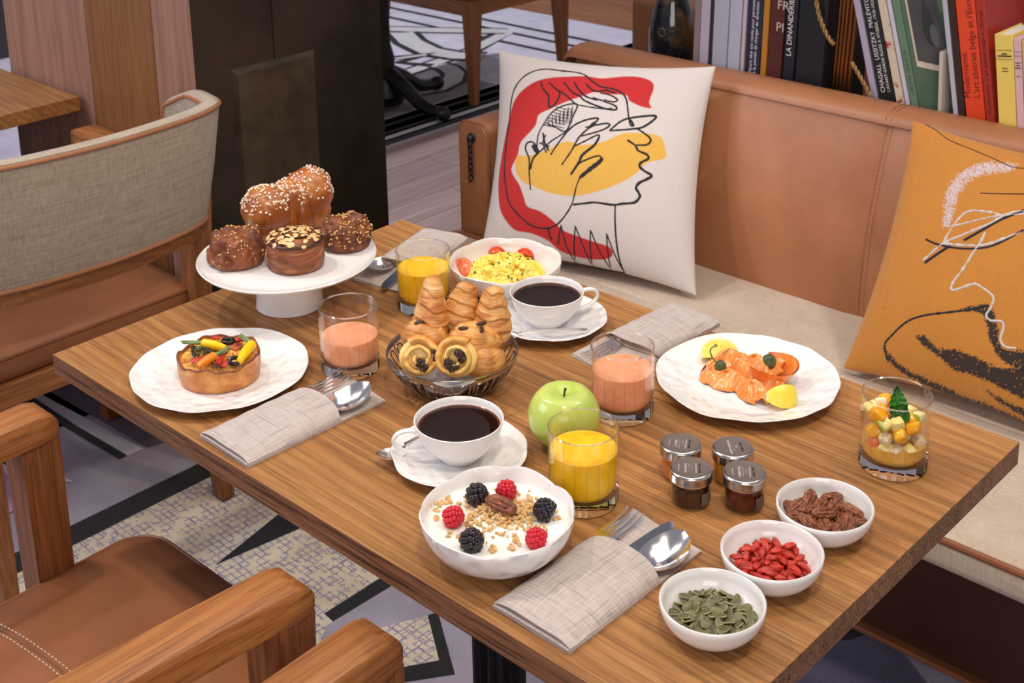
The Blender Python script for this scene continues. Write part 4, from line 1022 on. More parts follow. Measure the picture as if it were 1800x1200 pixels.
blob(bt[::-1], 0.0019, 'bottle_picture', (20, 18, 20)); blob([(0.80+0.12*math.cos(t), 0.63+0.07*math.sin(t)) for t in [2*PI*k/20 for k in range(20)]], 0.0023, 'pale_oval_picture', (86, 84, 92))
book(17, 'b', 'thin cream card standing before the green cover', 1651, 1657, 1648, 1654, (190, 192), (196, 188, 172), hz=92, Y=2.25, depth=0.03)
book(18, 'b', 'thin white grey book left of the dark brown one', 1655, 1664, 1675, 1684, (200, 202), (188, 186, 196), ln=LF)
book(19, 'b', 'dark brown book left of the bright orange one', 1665, 1677.5, 1685, 1697, (202, 205), (56, 36, 30), ln=LF)
ob = book(20, 'b', 'bright orange-red book titled in dark letters', 1678, 1714.5, 1697.5, 1733, (206, 211), (232, 74, 34), texts=(('Modernisme.', 0.0165, 0.172, -0.0105, pl_red, True), ("L'art abstrait belge et l'Europe", 0.0165, 0.172, 0.0065, pl_red, True)), ln=LF)
book(21, 'b', 'darker red side of the orange-red book, built as separate volume', 1715, 1732, 1733.5, 1749, (211, 213), (176, 52, 40), texts=(("Modernisme.  L'art abstrait belge et l'Europe", 0.0105, 0.15, 0.0, pl_red, True),), ln=LF)  # side face of the orange book, built as its own volume
tb_ = book(22, 'b', 'teal book with colour-block cover behind the yellow book', 1752, 1826, 1764, 1842, (214, 230), (38, 64, 66), Y=2.44, depth=0.08, ln=LG)
yb_ = book(23, 'b', 'short pale yellow book near the right edge', 1744, 1779, 1755, 1787, (214, 222), (240, 212, 104), hz=63, Y=2.25, depth=0.11, ln=LG)
pb_ = book(24, 'b', 'short pink book right of the yellow one', 1780, 1794, 1788, 1801, (222, 226), (226, 184, 188), hz=69, Y=2.25, depth=0.11, ln=LG)
book(25, 'b', 'beige short book cut by the right edge', 1795, 1820, 1802, 1826, (226, 230), (214, 182, 130), hz=73, Y=2.25, depth=0.11, ln=LG)

for e, rows in ((yb_, ((0.19, 0.9, 0.0006, 0), (0.235, 0.3, 0.0022, 1), (0.262, 0.78, 0.0022, 1), (0.30, 0.9, 0.0006, 0), (0.41, 0.34, 0.0013, 1), (0.445, 0.34, 0.0013, 1))), (pb_, ((0.16, 0.9, 0.0006, 0), (0.21, 0.9, 0.0006, 0), (0.295, 0.7, 0.0014, 1), (0.325, 0.5, 0.0014, 1), (0.355, 0.85, 0.0014, 1), (0.455, 0.6, 0.0010, 1)))):
    H, th = e['H'], e['th']; Hv = 0.155
    for t, wd, hh, k in rows: G().box((0, -0.0003, H-t*Hv*0.95), (wd*th, 0.0006, hh)).obj('spine_print', pl_blk if k else pl_red, e, smooth=False)
for o in list(COL.objects):
    for k in ('H', 'th'):
        if k in o: del o[k]

Mi2 = tb_.rotation_euler.to_matrix().inverted()
for k, (x0, x1, y0, y1, rgb) in enumerate(((1768, 1788, 8, 50, (200, 164, 66)), (1766, 1776, -12, 7, (150, 42, 46)), (1789, 1800, -12, 6, (86, 74, 130)), (1789, 1806, 8, 52, (72, 50, 92)), (1777, 1788, -12, 6, (64, 60, 120)), (1756, 1767, 40, 62, (60, 66, 110)))):
    q = [PY(a, b, 2.4392) for a, b in ((x0, y1), (x1, y1), (x1, y0), (x0, y0))]
    G().add([Mi2 @ (p-Vector(tb_.location)) for p in q], [(0, 1, 2, 3)]).obj('colour_block', plain('cover_block_%d' % k, rgb, 0.45), tb_, smooth=False)
# ------------------------------------------------------------------ glasses
def facet(n): return lambda t, i: math.cos(PI/n)/math.cos(((t+PI/n) % (2*PI/n))-PI/n)*1.006
GH, GR = 0.0865, 0.0379
def glass_body(h=GH, r=GR, nf=18):
    ri = r-0.0021; prof_o = [(0, 0.0008), (r*0.90, 0.0), (r*0.955, 0.0015), (r*0.972, 0.005), (r*0.975, 0.018), (r*0.985, 0.05), (r*0.998, h-0.004), (r*0.998, h-0.0012), (r-0.001, h)]
    prof_i = [(ri+0.0002, h-0.0012), (ri-0.0002, h-0.006), (ri-0.0008, 0.05), (ri-0.0016, 0.022), (ri-0.005, 0.0165), (ri*0.6, 0.0150), (0, 0.0150)]
    F = facet(nf); no = len(prof_o)
    def rf(t, i): return F(t, i)*(1) if 1 < i < no-1 else (F(t, i) if i == 1 else 1)
    return G().lathe(prof_o+prof_i, nf*6, rf)
def glass_parts(h=GH, r=GR, nf=18):
    ri = r-0.0021; F = facet(nf)
    wo = [(r*0.976, 0.0162), (r*0.985, 0.05), (r*0.998, h-0.004), (r*0.998, h-0.0012), (r-0.001, h), (ri+0.0002, h-0.0012), (ri-0.0002, h-0.006), (ri-0.0008, 0.05), (ri-0.0016, 0.022), (ri-0.004, 0.0172)]
    wall = G().lathe(wo, nf*6, lambda t, i: F(t, i) if i < 4 else 1)
    bo = [(0, 0.0008), (r*0.90, 0.0), (r*0.955, 0.0015), (r*0.972, 0.005), (r*0.975, 0.0156), (ri-0.002, 0.0162), (ri-0.006, 0.0150), (ri*0.6, 0.0146), (0, 0.0146)]
    base = G().lathe(bo, nf*6, lambda t, i: F(t, i) if 1 <= i < 5 else 1)
    return wall.mesh('glass_wall', M['glass_wall'], True, 14), base.mesh('glass_base', M['glass'], True, 14)
gl_me, gb_me = glass_parts()
rim_me = G().tube([((GR-0.0010)*math.cos(t), (GR-0.0010)*math.sin(t), GH-0.0004) for t in [2*PI*(i+0.5)/36 for i in range(36)]], 0.00085, 6, closed=True).mesh('rim', M['glass'])
flute_me = G().tube([(GR-0.0024, 0, 0.020), (GR-0.0022, 0, 0.05), (GR-0.0020, 0, GH-0.006)], [0.0006, 0.0006, 0.0002], 6).mesh('flute', M['glass_wall'])
def glassware(e):
    inst(gl_me, 'glass_wall', Matrix(), e); inst(gb_me, 'glass_base', Matrix(), e); inst(rim_me, 'rim', Matrix(), e)
    for k in range(18): inst(flute_me, 'flute', Rz(2*PI*(k+0.5)/18), e)
RIM_N = 18
def juice_geo(level, r=GR):
    ri = r-0.0021; z = 0.0152
    pr = [(0, z-0.0003), (ri*0.6, z-0.0003), (ri-0.0048, 0.0163), (ri-0.0014, 0.022)]
    def R_(zz): return ri-0.0016+(zz-0.022)/(0.05-0.022)*0.0008 if zz < 0.05 else ri-0.0008+(zz-0.05)/(GH-0.056)*0.0006
    for k in range(1, 6): zz = 0.022+(level-0.022)*k/5; pr.append((R_(zz)+0.00025, zz))
    pr += [(R_(level)-0.001, level-0.0006), (R_(level)*0.9, level-0.0009), (0, level-0.0009)]
    return G().lathe(pr, 64)
def juice_glass(x, y, level, mat, label, rz=0.1):
    e = empty('juice_glass', (x, y, TZ), rz, label, 'glass', 'juice glasses')
    glassware(e)
    juice_geo(level).obj('juice', M[mat], e, angle=50)
juice_glass(-0.807, 0.960, 0.0610, 'oj', 'faceted glass of orange juice beside the green apple')
juice_glass(-1.275, 1.172, 0.0600, 'oj', 'faceted glass of orange juice between croissants and cake stand', 0.2)
juice_glass(-1.215, 0.987, 0.0470, 'pink', 'faceted glass of pink grapefruit juice beside the quiche plate', 0.15)
juice_glass(-0.889, 1.129, 0.0570, 'pink', 'faceted glass of pink grapefruit juice behind the green apple', 0.05)

# ------------------------------------------------------------------ plates, bowls, cups
def wavy(amp, seed, ks=(3, 7, 11)):
    rs = random.Random(seed); ph = [rs.random()*6.28 for _ in ks]
    return lambda t: sum(math.sin(k*t+p)*amp/(1+0.25*j) for j, (k, p) in enumerate(zip(ks, ph)))
def plate(x, y, R, h, label, seed, rz=0):
    wv = wavy(0.006, seed, (5, 9, 14)); wz = wavy(0.0007, seed+1, (4, 7, 12))
    po = [(0, 0.0012), (R*0.52, 0.0012), (R*0.54, 0.0), (R*0.57, 0.0), (R*0.60, 0.002), (R*0.80, h*0.45), (R*0.97, h*0.93), (R*0.997, h*0.985), (R, h)]
    pi_ = [(R*0.993, h+0.0006), (R*0.975, h*0.98), (R*0.86, h*0.72), (R*0.74, h*0.50+0.0012), (R*0.66, 0.0046), (R*0.56, 0.0040), (R*0.3, 0.0040), (0, 0.0040)]
    pr = po+pi_
    rf = lambda t, i: 1+wv(t)*max(0, (pr[i][0]/R-0.5))*2
    zf = lambda t, i: wz(t)*max(0, (pr[i][0]/R-0.55))*2
    o = G().lathe(pr, 120, rf, zf).obj('plate', M['china_h'], None, (x, y, TZ), (0, 0, rz), angle=60, label=label, cat='plate')
    return o
plate(-1.321, 0.863, 0.1104, 0.0134, 'white wavy-rimmed plate under the vegetable quiche', 3)
plate(-0.812, 1.277, 0.1112, 0.0155, 'white wavy-rimmed plate under the smoked salmon', 9)
def bowl(x, y, R, h, rb, label, name='bowl', scal=None, t=0.0028, mat='china', z=TZ, group=None, n=72, k=0.5, zb=None):
    """rounded bowl; scal(theta) scallops the rim; returns object and inner profile"""
    po = [(0, 0.0015), (rb*0.86, 0.0015), (rb*0.9, 0), (rb, 0)]
    for i in range(1, 10): a = i/9*PI/2; po.append((rb+(R-rb)*math.sin(a)**0.9, h*(1-math.cos(a))**1.0*1.0 if False else h*(i/9)**1.7*0.55+h*0.45*(i/9)**1.1))
    R2 = R-t; pi_ = [(R-t*0.5, h+t*0.35)]; inner = []
    for i in range(9, -1, -1):
        f = i/9; inner.append((max(0.001, (rb+(R-rb)*math.sin(f*PI/2)**0.9)-t*(1 if f > 0.1 else 1.3)), h*(f**1.7*0.55+0.45*f**1.1)*(1-0.0035/h)+0.0045*(1-f)))
    inner[0] = (R-t, h-t*0.15)
    pr = po+pi_+inner+[(0, inner[-1][1])]
    def wgt(i): return min(1, max(0, (pr[i][1]/h-0.35)/0.65))
    rf = (lambda q, i: 1+scal(q)*0.35*wgt(i)**2) if scal else None
    zf = (lambda q, i: scal(q)*R*0.9*wgt(i)**3) if scal else None
    o = G().lathe(pr, n, rf, zf).obj(name, M[mat], None, (x, y, z), label=label, cat='bowl', angle=60, group=group)
    return o, inner
def inner_r(inner, z):
    pts = sorted((q, r) for r, q in inner)
    for (z0, r0), (z1, r1) in zip(pts, pts[1:]):
        if z0 <= z <= z1: return r0+(r1-r0)*(z-z0)/(z1-z0+1e-9)
    return pts[-1][1] if z > pts[-1][0] else pts[0][1]
def inner_z(inner, r):
    pts = sorted(inner)
    for (r0, z0), (r1, z1) in zip(pts, pts[1:]):
        if r0 <= r <= r1: return z0+(z1-z0)*(r-r0)/(r1-r0+1e-9)
    return pts[0][1] if r < pts[0][0] else pts[-1][1]
sy = lambda q: 0.052*abs(math.sin(4*q+0.6))**0.6-0.030+0.022*math.sin(3*q+1)+0.010*math.sin(7*q)
yb, yin = bowl(-0.812, 0.834, 0.0765, 0.0470, 0.036, 'white scallop-rimmed bowl of yogurt', 'yogurt_bowl', sy, n=144, mat='china_h')
se = lambda q: 0.034*abs(math.sin(4*q+0.3))**0.8-0.020+0.012*math.sin(3*q)
eb, ein = bowl(-1.227, 1.287, 0.0805, 0.0450, 0.036, 'white shallow bowl holding scrambled eggs', 'egg_bowl', se, n=144)
ss = lambda q: 0.006*math.sin(2*q+0.6)
b1, bin1 = bowl(-0.586, 0.877, 0.0480, 0.0330, 0.021, 'small white bowl of green pumpkin seeds', 'snack_bowl', ss, group='small snack bowls')
b2, bin2 = bowl(-0.587, 0.977, 0.0488, 0.0325, 0.021, 'small white bowl of red goji berries', 'snack_bowl', ss, group='small snack bowls')
b3, bin3 = bowl(-0.588, 1.076, 0.0484, 0.0325, 0.021, 'small white bowl of pecan nuts', 'snack_bowl', ss, group='small snack bowls')
def saucer(x, y, label, seed):
    R, h = 0.0765, 0.0150; wv = wavy(0.010, seed, (4, 7, 11)); wz = wavy(0.0006, seed, (3, 5))
    pr = [(0, 0.001), (0.030, 0.001), (0.031, 0), (0.034, 0), (0.037, 0.002), (0.055, 0.0065), (0.072, 0.0125), (R, h), (R-0.0006, h+0.0006), (0.071, 0.0138), (0.055, 0.0085), (0.040, 0.0050), (0.028, 0.0044), (0, 0.0044)]
    G().lathe(pr, 110, lambda t, i: 1+wv(t)*max(0, pr[i][0]/R-0.5)*2, lambda t, i: wz(t)*max(0, pr[i][0]/R-0.5)*2).obj('saucer', M['china_h'], None, (x, y, TZ), label=label, cat='saucer', angle=60, group='saucers')
def cup(x, y, hdir, label):
    """hdir: world direction of the handle"""
    R, h = 0.0500, 0.0460; z0 = TZ+0.0046
    e = empty('coffee_cup', (x, y, z0), math.atan2(hdir[1], hdir[0]), label, 'cup', 'coffee cups')
    po = [(0, 0.001), (0.019, 0.001), (0.020, 0), (0.0225, 0), (0.0235, 0.002), (0.029, 0.0075), (0.0375, 0.0165), (0.0440, 0.0265), (0.0478, 0.036), (0.0497, 0.0435), (R, h)]
    pi_ = [(R-0.001, h+0.0006), (R-0.0022, h-0.0004), (0.0472, 0.0415), (0.0452, 0.035), (0.0415, 0.0262), (0.035, 0.0165), (0.026, 0.0085), (0.016, 0.0045), (0, 0.004)]
    G().lathe(po+pi_, 80).obj('cup_body', M['china'], e, angle=60)
    hp = spline([(0.0475, 0, 0.0370), (0.058, 0, 0.0395), (0.0685, 0, 0.0370), (0.0735, 0, 0.0300), (0.0700, 0, 0.0215), (0.058, 0, 0.0140), (0.040, 0, 0.0115), (0.0285, 0, 0.0085)], 6)
    G().tube(hp, [0.0030+0.0012*abs(i/(len(hp)-1)-0.45) for i in range(len(hp))], 10, flat=0.75).obj('handle', M['china'], e)
    lv = 0.0365; rr = inner_r([(r, z) for r, z in pi_], lv)
    G().lathe([(rr+0.0004, lv+0.0009), (rr-0.0012, lv+0.0001), (rr*0.5, lv), (0, lv)], 80, mi=0).obj('coffee', M['coffee'], e)
    G().lathe([(rr+0.0005, lv+0.0012), (rr-0.0004, lv+0.0006), (rr-0.0022, lv+0.0004)], 80).obj('coffee_edge', M['coffee_rim'], e)
    return e
saucer(-0.957, 0.925, 'white saucer under the front coffee cup', 4)
saucer(-1.103, 1.243, 'white saucer under the rear coffee cup', 6)
cup(-0.960, 0.928, (-0.035, -0.051), 'white cup of black coffee in front of bread basket')
cup(-1.106, 1.240, (0.034, 0.063), 'white cup of black coffee behind bread basket by eggs')

# ------------------------------------------------------------------ cutlery
def dish(outline, depth, L0, nu=24, nv=12, th=0.0012):
    """spoon bowl along +y: outline(t) half width, depth(t) dish depth"""
    g = G()
    def fn(u, v):
        t = v; hw = outline(t); s = 2*u-1
        return Vector((hw*s, L0*t, -depth(t)*(1-s*s)))
    return g.sheet(fn, nu, nv, th)
def strip(path, widths, th, g=None):
    g = g or G(); vs, fs = [], []
    for (x, y, z), wd in zip(path, widths): vs += [(x-wd, y, z), (x+wd, y, z), (x+wd*0.7, y, z-th), (x-wd*0.7, y, z-th), ]
    n = len(path)
    for i in range(n-1): fs += [(i*4+k, i*4+(k+1) % 4, (i+1)*4+(k+1) % 4, (i+1)*4+k) for k in range(4)]
    fs += [(3, 2, 1, 0), ((n-1)*4, (n-1)*4+1, (n-1)*4+2, (n-1)*4+3)]
    return g.add(vs, [tuple(reversed(f)) for f in fs])
def spoon_mesh(L=0.186, bw=0.0220, bl=0.068, nm='spoon', hk=1.0):
    g = G()
    ol = lambda t: bw*(math.sqrt(max(0.0004, 1-((t-0.55)/0.4501)**2)) if t > 0.55 else 0.16+0.84*math.sin(PI/2*t/0.55)**0.9)
    dp = lambda t: 0.0095*(bw/0.0205)*math.sin(PI*t)**0.8
    def fn(u, v):
        s = 2*u-1; hw = ol(v); return Vector((hw*s, L-bl+bl*v, 0.009*max(0, v-0.35)**2*4*(bw/0.0205)*0.6 - dp(v)*(1-s*s)))
    g.sheet(fn, 24, 28, 0.0011)
    yy = [0, 0.01, 0.04, 0.09, L-bl-0.02, L-bl-0.004, L-bl+0.006]; zz = [-0.004, -0.004, -0.003, -0.002, -0.0015, -0.001, -0.0005] if L > 0.15 else [0.004, 0.004, 0.006, 0.007, 0.006, 0.0035, 0.0015]
    k = L/0.19
    strip([(0, y, z*k) for y, z in zip([q if L > 0.15 or q > L-bl-0.03 else q*0.6 for q in yy], zz)], [0.005*k*hk, 0.009*k*hk, 0.0075*k*hk, 0.005*k*hk, 0.0035*k*hk, 0.0032*k*hk, 0.0035*k*hk], 0.0022*k, g)
    return g.mesh(nm, M['steel'], True, 50)
def fork_mesh(L=0.19):
    g = G(); yr = L-0.062
    strip([(0, y, z) for y, z in ((0, 0.004), (0.01, 0.004), (0.04, 0.006), (0.09, 0.008), (0.11, 0.008), (yr-0.002, 0.006))], [0.007, 0.009, 0.0075, 0.005, 0.0035, 0.004], 0.0022, g)
    strip([(0, yr-0.004, 0.006), (0, yr+0.004, 0.0048), (0, yr+0.012, 0.0035), (0, yr+0.016, 0.003)], [0.0042, 0.0090, 0.0118, 0.0122], 0.0018, g)
    for k in range(4):
        x = -0.0105+0.007*k
        strip([(x*1.0, yr+0.014, 0.0032), (x, yr+0.035, 0.0022), (x, yr+0.050, 0.0038), (x*0.98, yr+0.062, 0.0066)], [0.0018, 0.0017, 0.0014, 0.0005], 0.0019, g)
    return g.mesh('fork', M['steel'], True, 40)
def knife_mesh(L=0.20):
    g = G(); b0 = L-0.095
    G_ = g
    strip([(0, y, 0.006) for y in (0, 0.004, 0.05, b0-0.004, b0)], [0.006, 0.0085, 0.0075, 0.0060, 0.0060], 0.004, g)
    ol = [(-0.006, 0), (0.0075, 0.0), (0.0095, 0.012), (0.0100, 0.05), (0.0088, 0.075), (0.0050, 0.090), (-0.001, 0.0955), (-0.0055, 0.092), (-0.0075, 0.07), (-0.0075, 0.03), (-0.0072, 0.006)]
    g.prism([(x, b0+y) for x, y in ol], 0.0035, 0.0048)
    return g.mesh('knife', M['steel_dark'], True, 40)
SP, FK, KN = spoon_mesh(), fork_mesh(), knife_mesh()
TS = spoon_mesh(0.128, 0.0135, 0.040, 'teaspoon', 0.62)
def lay(me, name, x, y, z, rz, rx=0.0, ry=0.0, **k): return inst(me, name, T(x, y, z) @ Rz(rz) @ Rx(rx) @ Ry(ry), **k)
# teaspoons on the saucers
a, b = P(913, 590, TZ+0.012), P(1033, 573, TZ+0.022)
lay(TS, 'teaspoon', b.x, b.y, TZ+0.0150, math.atan2(a.y-b.y, a.x-b.x)-PI/2, -0.012, label='teaspoon lying on the rear saucer', cat='spoon', group='teaspoons')
a, b = P(752, 800, TZ+0.012), P(712, 790, TZ+0.012)
lay(TS, 'teaspoon', -1.002, 0.980, TZ+0.0140, math.radians(176), -0.012, label='teaspoon on the front saucer behind the cup handle', cat='spoon', group='teaspoons')

# ------------------------------------------------------------------ napkins with cutlery (pouch along local +y, open end at +y)
def napkin(x, y, rz, label, W=0.094, L=0.205, PL=0.130):
    e = empty('napkin', (x, y, TZ), rz, label, 'napkin', 'napkin pouches')
    def ed(s): return 1-abs(2*s-1)**6
    layers = ((0.0, 0.0, 1.0, 0.0016), (0.0018, 0.004, 0.985, 0.0016))
    for k, (z, off, s_, th) in enumerate(layers):
        G().sheet(lambda u, v, z=z, off=off, s_=s_: ((u-0.5)*W*s_+off*0.3, off*0.2+v*L-0.012*(u-0.3)*v*(1 if k else 0.6), z+0.0017+0.0008*math.sin(9*v+5*u)*ed(u)), 16, 28, th).obj('back_layer', M['napkin'], e, angle=50)
    def top(u, v):
        s = 2*u-1; bul = 0.0112*(1-abs(s)**5)*(0.45+0.55*min(1, v*1.6)**0.8)
        return ((u-0.5)*W*1.0, 0.001+v*PL*(1-0.05*(1-s*s)*0) + 0.006*s*v*0 + 0.010*(1-abs(s)**2)*v, 0.0056+bul+0.0004*math.sin(30*v+8*u))
    G().sheet(top, 20, 28, 0.0011).obj('pocket_layer', M['napkin'], e, angle=50)
    G().sheet(lambda u, v: (lambda p: (p[0]*0.985, p[1]-0.002, 0.0046+0.25*(p[2]-0.0056)))(top(u, v)), 20, 24, 0.0008).obj('inner_fold', M['napkin'], e, angle=50)
    for s_ in (-1, 1):                             # folded sides of the pocket
        G().sheet(lambda u, v: (s_*(W/2-0.0015+0.0015*math.sin(PI*u)), 0.001+v*PL, 0.0006+u*0.0050), 6, 20, 0.0006).obj('side_fold', M['napkin'], e)
    return e
def pouch_set(e, kinds, rz):
    """cutlery standing out of the pouch; kinds: (mesh, name, dx, dy, dz, dr, ry, label, cat)"""
    Mw = T(*e.location) @ Rz(rz)
    for me, nm, dx, dy, dz, dr, ry, lab, cat, grp in kinds:
        inst(me, nm, Mw @ T(dx, dy, dz) @ Rz(dr) @ Ry(ry), label=lab, cat=cat, group=grp)
n1 = napkin(-1.170, 0.760, math.radians(-1.5), 'folded grey linen napkin pouch beside the quiche plate')
pouch_set(n1, [(FK, 'fork', -0.024, 0.010, 0.0042, math.radians(2), 0.0, 'steel fork in the napkin pouch beside the quiche', 'fork', 'forks'),
               (SP, 'spoon', 0.017, 0.006, 0.0125, math.radians(-3), 0.0, 'steel spoon in the napkin pouch beside the quiche', 'spoon', 'spoons'),
               (KN, 'knife', -0.004, 0.005, 0.0016, math.radians(-1), 0, 'steel knife tucked in the napkin pouch beside the quiche', 'knife', 'knives')], math.radians(-1.5))
n2 = napkin(-0.709, 0.768, math.radians(-0.5), 'folded grey linen napkin pouch at the front table edge')
pouch_set(n2, [(FK, 'fork', -0.027, 0.012, 0.0042, math.radians(3), 0.0, 'steel fork in the front napkin pouch', 'fork', 'forks'),
               (KN, 'knife', -0.004, 0.012, 0.0034, math.radians(-2), 0, 'dark-reflecting knife in the front napkin pouch', 'knife', 'knives'),
               (SP, 'spoon', 0.019, 0.005, 0.0125, math.radians(-4), 0.0, 'large polished spoon in the front napkin pouch', 'spoon', 'spoons')], math.radians(-0.5))
n3 = napkin(-1.432, 1.366, PI+0.29, 'folded grey napkin behind the rear orange juice', W=0.084, L=0.205)
pouch_set(n3, [(SP, 'spoon', 0.023, 0.004, 0.0125, math.radians(0), 0, 'steel spoon lying behind the rear orange juice', 'spoon', 'spoons'),
               (KN, 'knife', -0.006, 0.020, 0.0034, math.radians(4), 0, 'steel knife lying behind the rear orange juice', 'knife', 'knives')], PI+0.29)
n4 = napkin(-0.973, 1.392, PI+math.radians(-2), 'folded grey napkin between the salmon plate and rear saucer', W=0.088, L=0.205)
pouch_set(n4, [(FK, 'fork', 0.018, 0.010, 0.0042, 0.0, 0, 'fork tip showing on the napkin behind grapefruit juice', 'fork', 'forks')], PI+math.radians(-2))

# ------------------------------------------------------------------ cake stand
cs = empty('cake_stand', (-1.424, 1.053, TZ), 0, 'white porcelain cake stand holding four pastries', 'cake stand')
CSZ = 0.0690
G().lathe([(0, 0), (0.046, 0), (0.0475, 0.0015), (0.0472, 0.004), (0.0452, 0.025), (0.0425, 0.050), (0.0415, CSZ-0.004), (0, CSZ-0.004)], 72).obj('foot', M['china'], cs)
G().lathe([(0, CSZ-0.006), (0.04, CSZ-0.006), (0.09, CSZ-0.005), (0.116, CSZ-0.002), (0.1225, CSZ+0.0015), (0.1243, CSZ+0.0045), (0.1230, CSZ+0.0058), (0.1205, CSZ+0.0042), (0.114, CSZ+0.0008), (0.100, CSZ), (0, CSZ)], 110).obj('plate', M['china'], cs, angle=60)

# ------------------------------------------------------------------ wire basket
BX, BY, BR_, BH = -1.086, 1.042, 0.0800, 0.0480
bk = empty('bread_basket', (BX, BY, TZ), 0, 'round chrome wire basket filled with pastries', 'basket')
G().lathe([(BR_-0.0012, BH-0.0065), (BR_+0.0004, BH-0.0068), (BR_+0.0016, BH-0.001), (BR_+0.0010, BH+0.0006), (BR_-0.0006, BH+0.0004), (BR_-0.0012, BH-0.001)], 96, closed=True).obj('rim_band', M['chrome'], bk)
def wall_r(z): return 0.040+(BR_-0.0015-0.040)*math.sin(min(1, max(0, z)/BH)*PI/2)**0.8
loop = []
for s_ in (-1, 1):
    q = [(s_, z) for z in [0.0025+0.0345*k/9 for k in range(10)]]
    loop += q if s_ < 0 else q[::-1]
da = PI/22*0.56
def loop_pts():
    up = [(-da, 0.003+0.032*k/8) for k in range(9)]; ar = [(-da*math.cos(PI*k/8), 0.035+0.0045*math.sin(PI*k/8)) for k in range(1, 8)]; dn = [(da, z) for _, z in reversed(up)]
    return [(wall_r(z)*math.cos(a*(0.85+0.15*z/0.035)), wall_r(z)*math.sin(a*(0.85+0.15*z/0.035)), z) for a, z in up+ar+dn]
lm = G().tube(loop_pts(), 0.00115, 6).mesh('wire_loop', M['chrome'])
ln_ = G().tube([(wall_r(z), 0, z) for z in [0.003+0.040*k/10 for k in range(11)]], 0.0009, 6).mesh('wire_rib', M['chrome'])
for k in range(22): inst(lm, 'wire_loop', Rz(2*PI*k/22), bk)
for k in range(11): inst(ln_, 'wire_rib', Rz(2*PI*(k+0.25)/11), bk)
for r_, z in ((0.041, 0.0022), (0.024, 0.0022)): G().tube([(r_*math.cos(t), r_*math.sin(t), z) for t in [2*PI*i/48 for i in range(48)]], 0.0016, 8, closed=True).obj('base_ring', M['chrome'], bk)
for k in range(5): G().tube([(0.041*math.cos(k*PI/5), 0.041*math.sin(k*PI/5), 0.0022), (-0.041*math.cos(k*PI/5), -0.041*math.sin(k*PI/5), 0.0022)], 0.0009, 6).obj('base_wire', M['chrome'], bk)
def bn_fn(u, v):
    a = 2*PI*u; r_ = 0.002+(0.0585+0.004*math.sin(5*a))*v; z = 0.0065+ (0.017+0.003*math.sin(3*a+1)+0.0015*math.sin(11*a))*max(0, v-0.5)**1.2*2.1
    return (r_*math.cos(a), r_*math.sin(a), z)
G().grid(bn_fn, 72, 20).grid(lambda u, v: (lambda p: (p[0]*0.985, p[1]*0.985, p[2]+0.0012))(bn_fn(u, v)), 72, 20).obj('napkin', M['napkin'], None, (BX, BY, TZ), angle=80, label='grey napkin lining the wire bread basket', cat='napkin')
# ------------------------------------------------------------------ helpers for food
def scatter(g, n, size, ok, rs, sub=1, nz=0.25, flat=1.0, sink=0.3, fn=None):
    """n grains on the surface of g where ok(point, normal) holds; returns a G of grains"""
    tri = []
    for f in g.f:
        p = [Vector(g.v[i]) for i in f]; nn = (p[1]-p[0]).cross(p[2]-p[0])
        if nn.length < 1e-12: continue
        A = nn.length*(1 if len(f) == 3 else 2); c = sum(p, Vector())/len(p); nn.normalize()
        if ok(c, nn): tri.append((A, p, nn))
    cum = []; s = 0
    for A, _, _ in tri: s += A; cum.append(s)
    out = G(); import bisect
    for _ in range(n):
        A, p, nn = tri[min(len(tri)-1, bisect.bisect(cum, rs.random()*s))]
        a, b = rs.random(), rs.random(); q = p[0].lerp(p[1], a).lerp(p[-1].lerp(p[2], a) if len(p) > 3 else p[2], b)
        r = size*(0.7+0.6*rs.random()); R = nn.to_track_quat('Z', 'Y').to_matrix().to_4x4() @ Rz(rs.random()*6.28)
        if fn: fn(out, T(q+nn*r*(1-sink)*flat) @ R, r, rs)
        else: out.ico(q+nn*r*(1-sink)*flat, (r, r*(0.75+0.4*rs.random()), r*flat), sub, nz, 1.5, M=R, seed=rs.random()*50)
    return out
def basis(z, up=(0, 0, 1)):
    z = Vector(z).normalized(); x = Vector(up).cross(z)
    x = x.normalized() if x.length > 1e-5 else Vector((1, 0, 0)); y = z.cross(x)
    return Matrix(((x.x, y.x, z.x, 0), (x.y, y.y, z.y, 0), (x.z, y.z, z.z, 0), (0, 0, 0, 1)))
rs = random.Random(11)
SZP = TZ+CSZ
# ------------------------------------------------------------------ pastries on the stand
def lump(R, h, seed, amp=0.10, fr=2.0, n=64, rings=22, dome=0.55):
    """rounded bun: straight-ish sides, domed lumpy top, base at z 0"""
    pr = [(0, 0), (R*0.86, 0), (R*0.95, h*0.05)]
    for k in range(rings+1):
        t = k/rings; a = t*PI/2; pr.append((R*(math.cos(a)**dome if t < 1 else 0)*(1+0.03*math.sin(PI*t)), h*(0.12+0.88*math.sin(a)**0.9)))
    g = G().lathe(pr, n)
    def d(p):
        q = Vector((p.x/R, p.y/R, p.z/h)); k = amp*fbm(q*fr+Vector((seed, seed*2, 0)), 4)
        e = min(1, p.z/(h*0.25)) if p.z < h*0.25 else 1
        return Vector((p.x*(1+k*e), p.y*(1+k*e), p.z*(1+k*0.8*e)))
    return g.disp(d)
def stand_pos(px, py): return P(px, py, SZP)
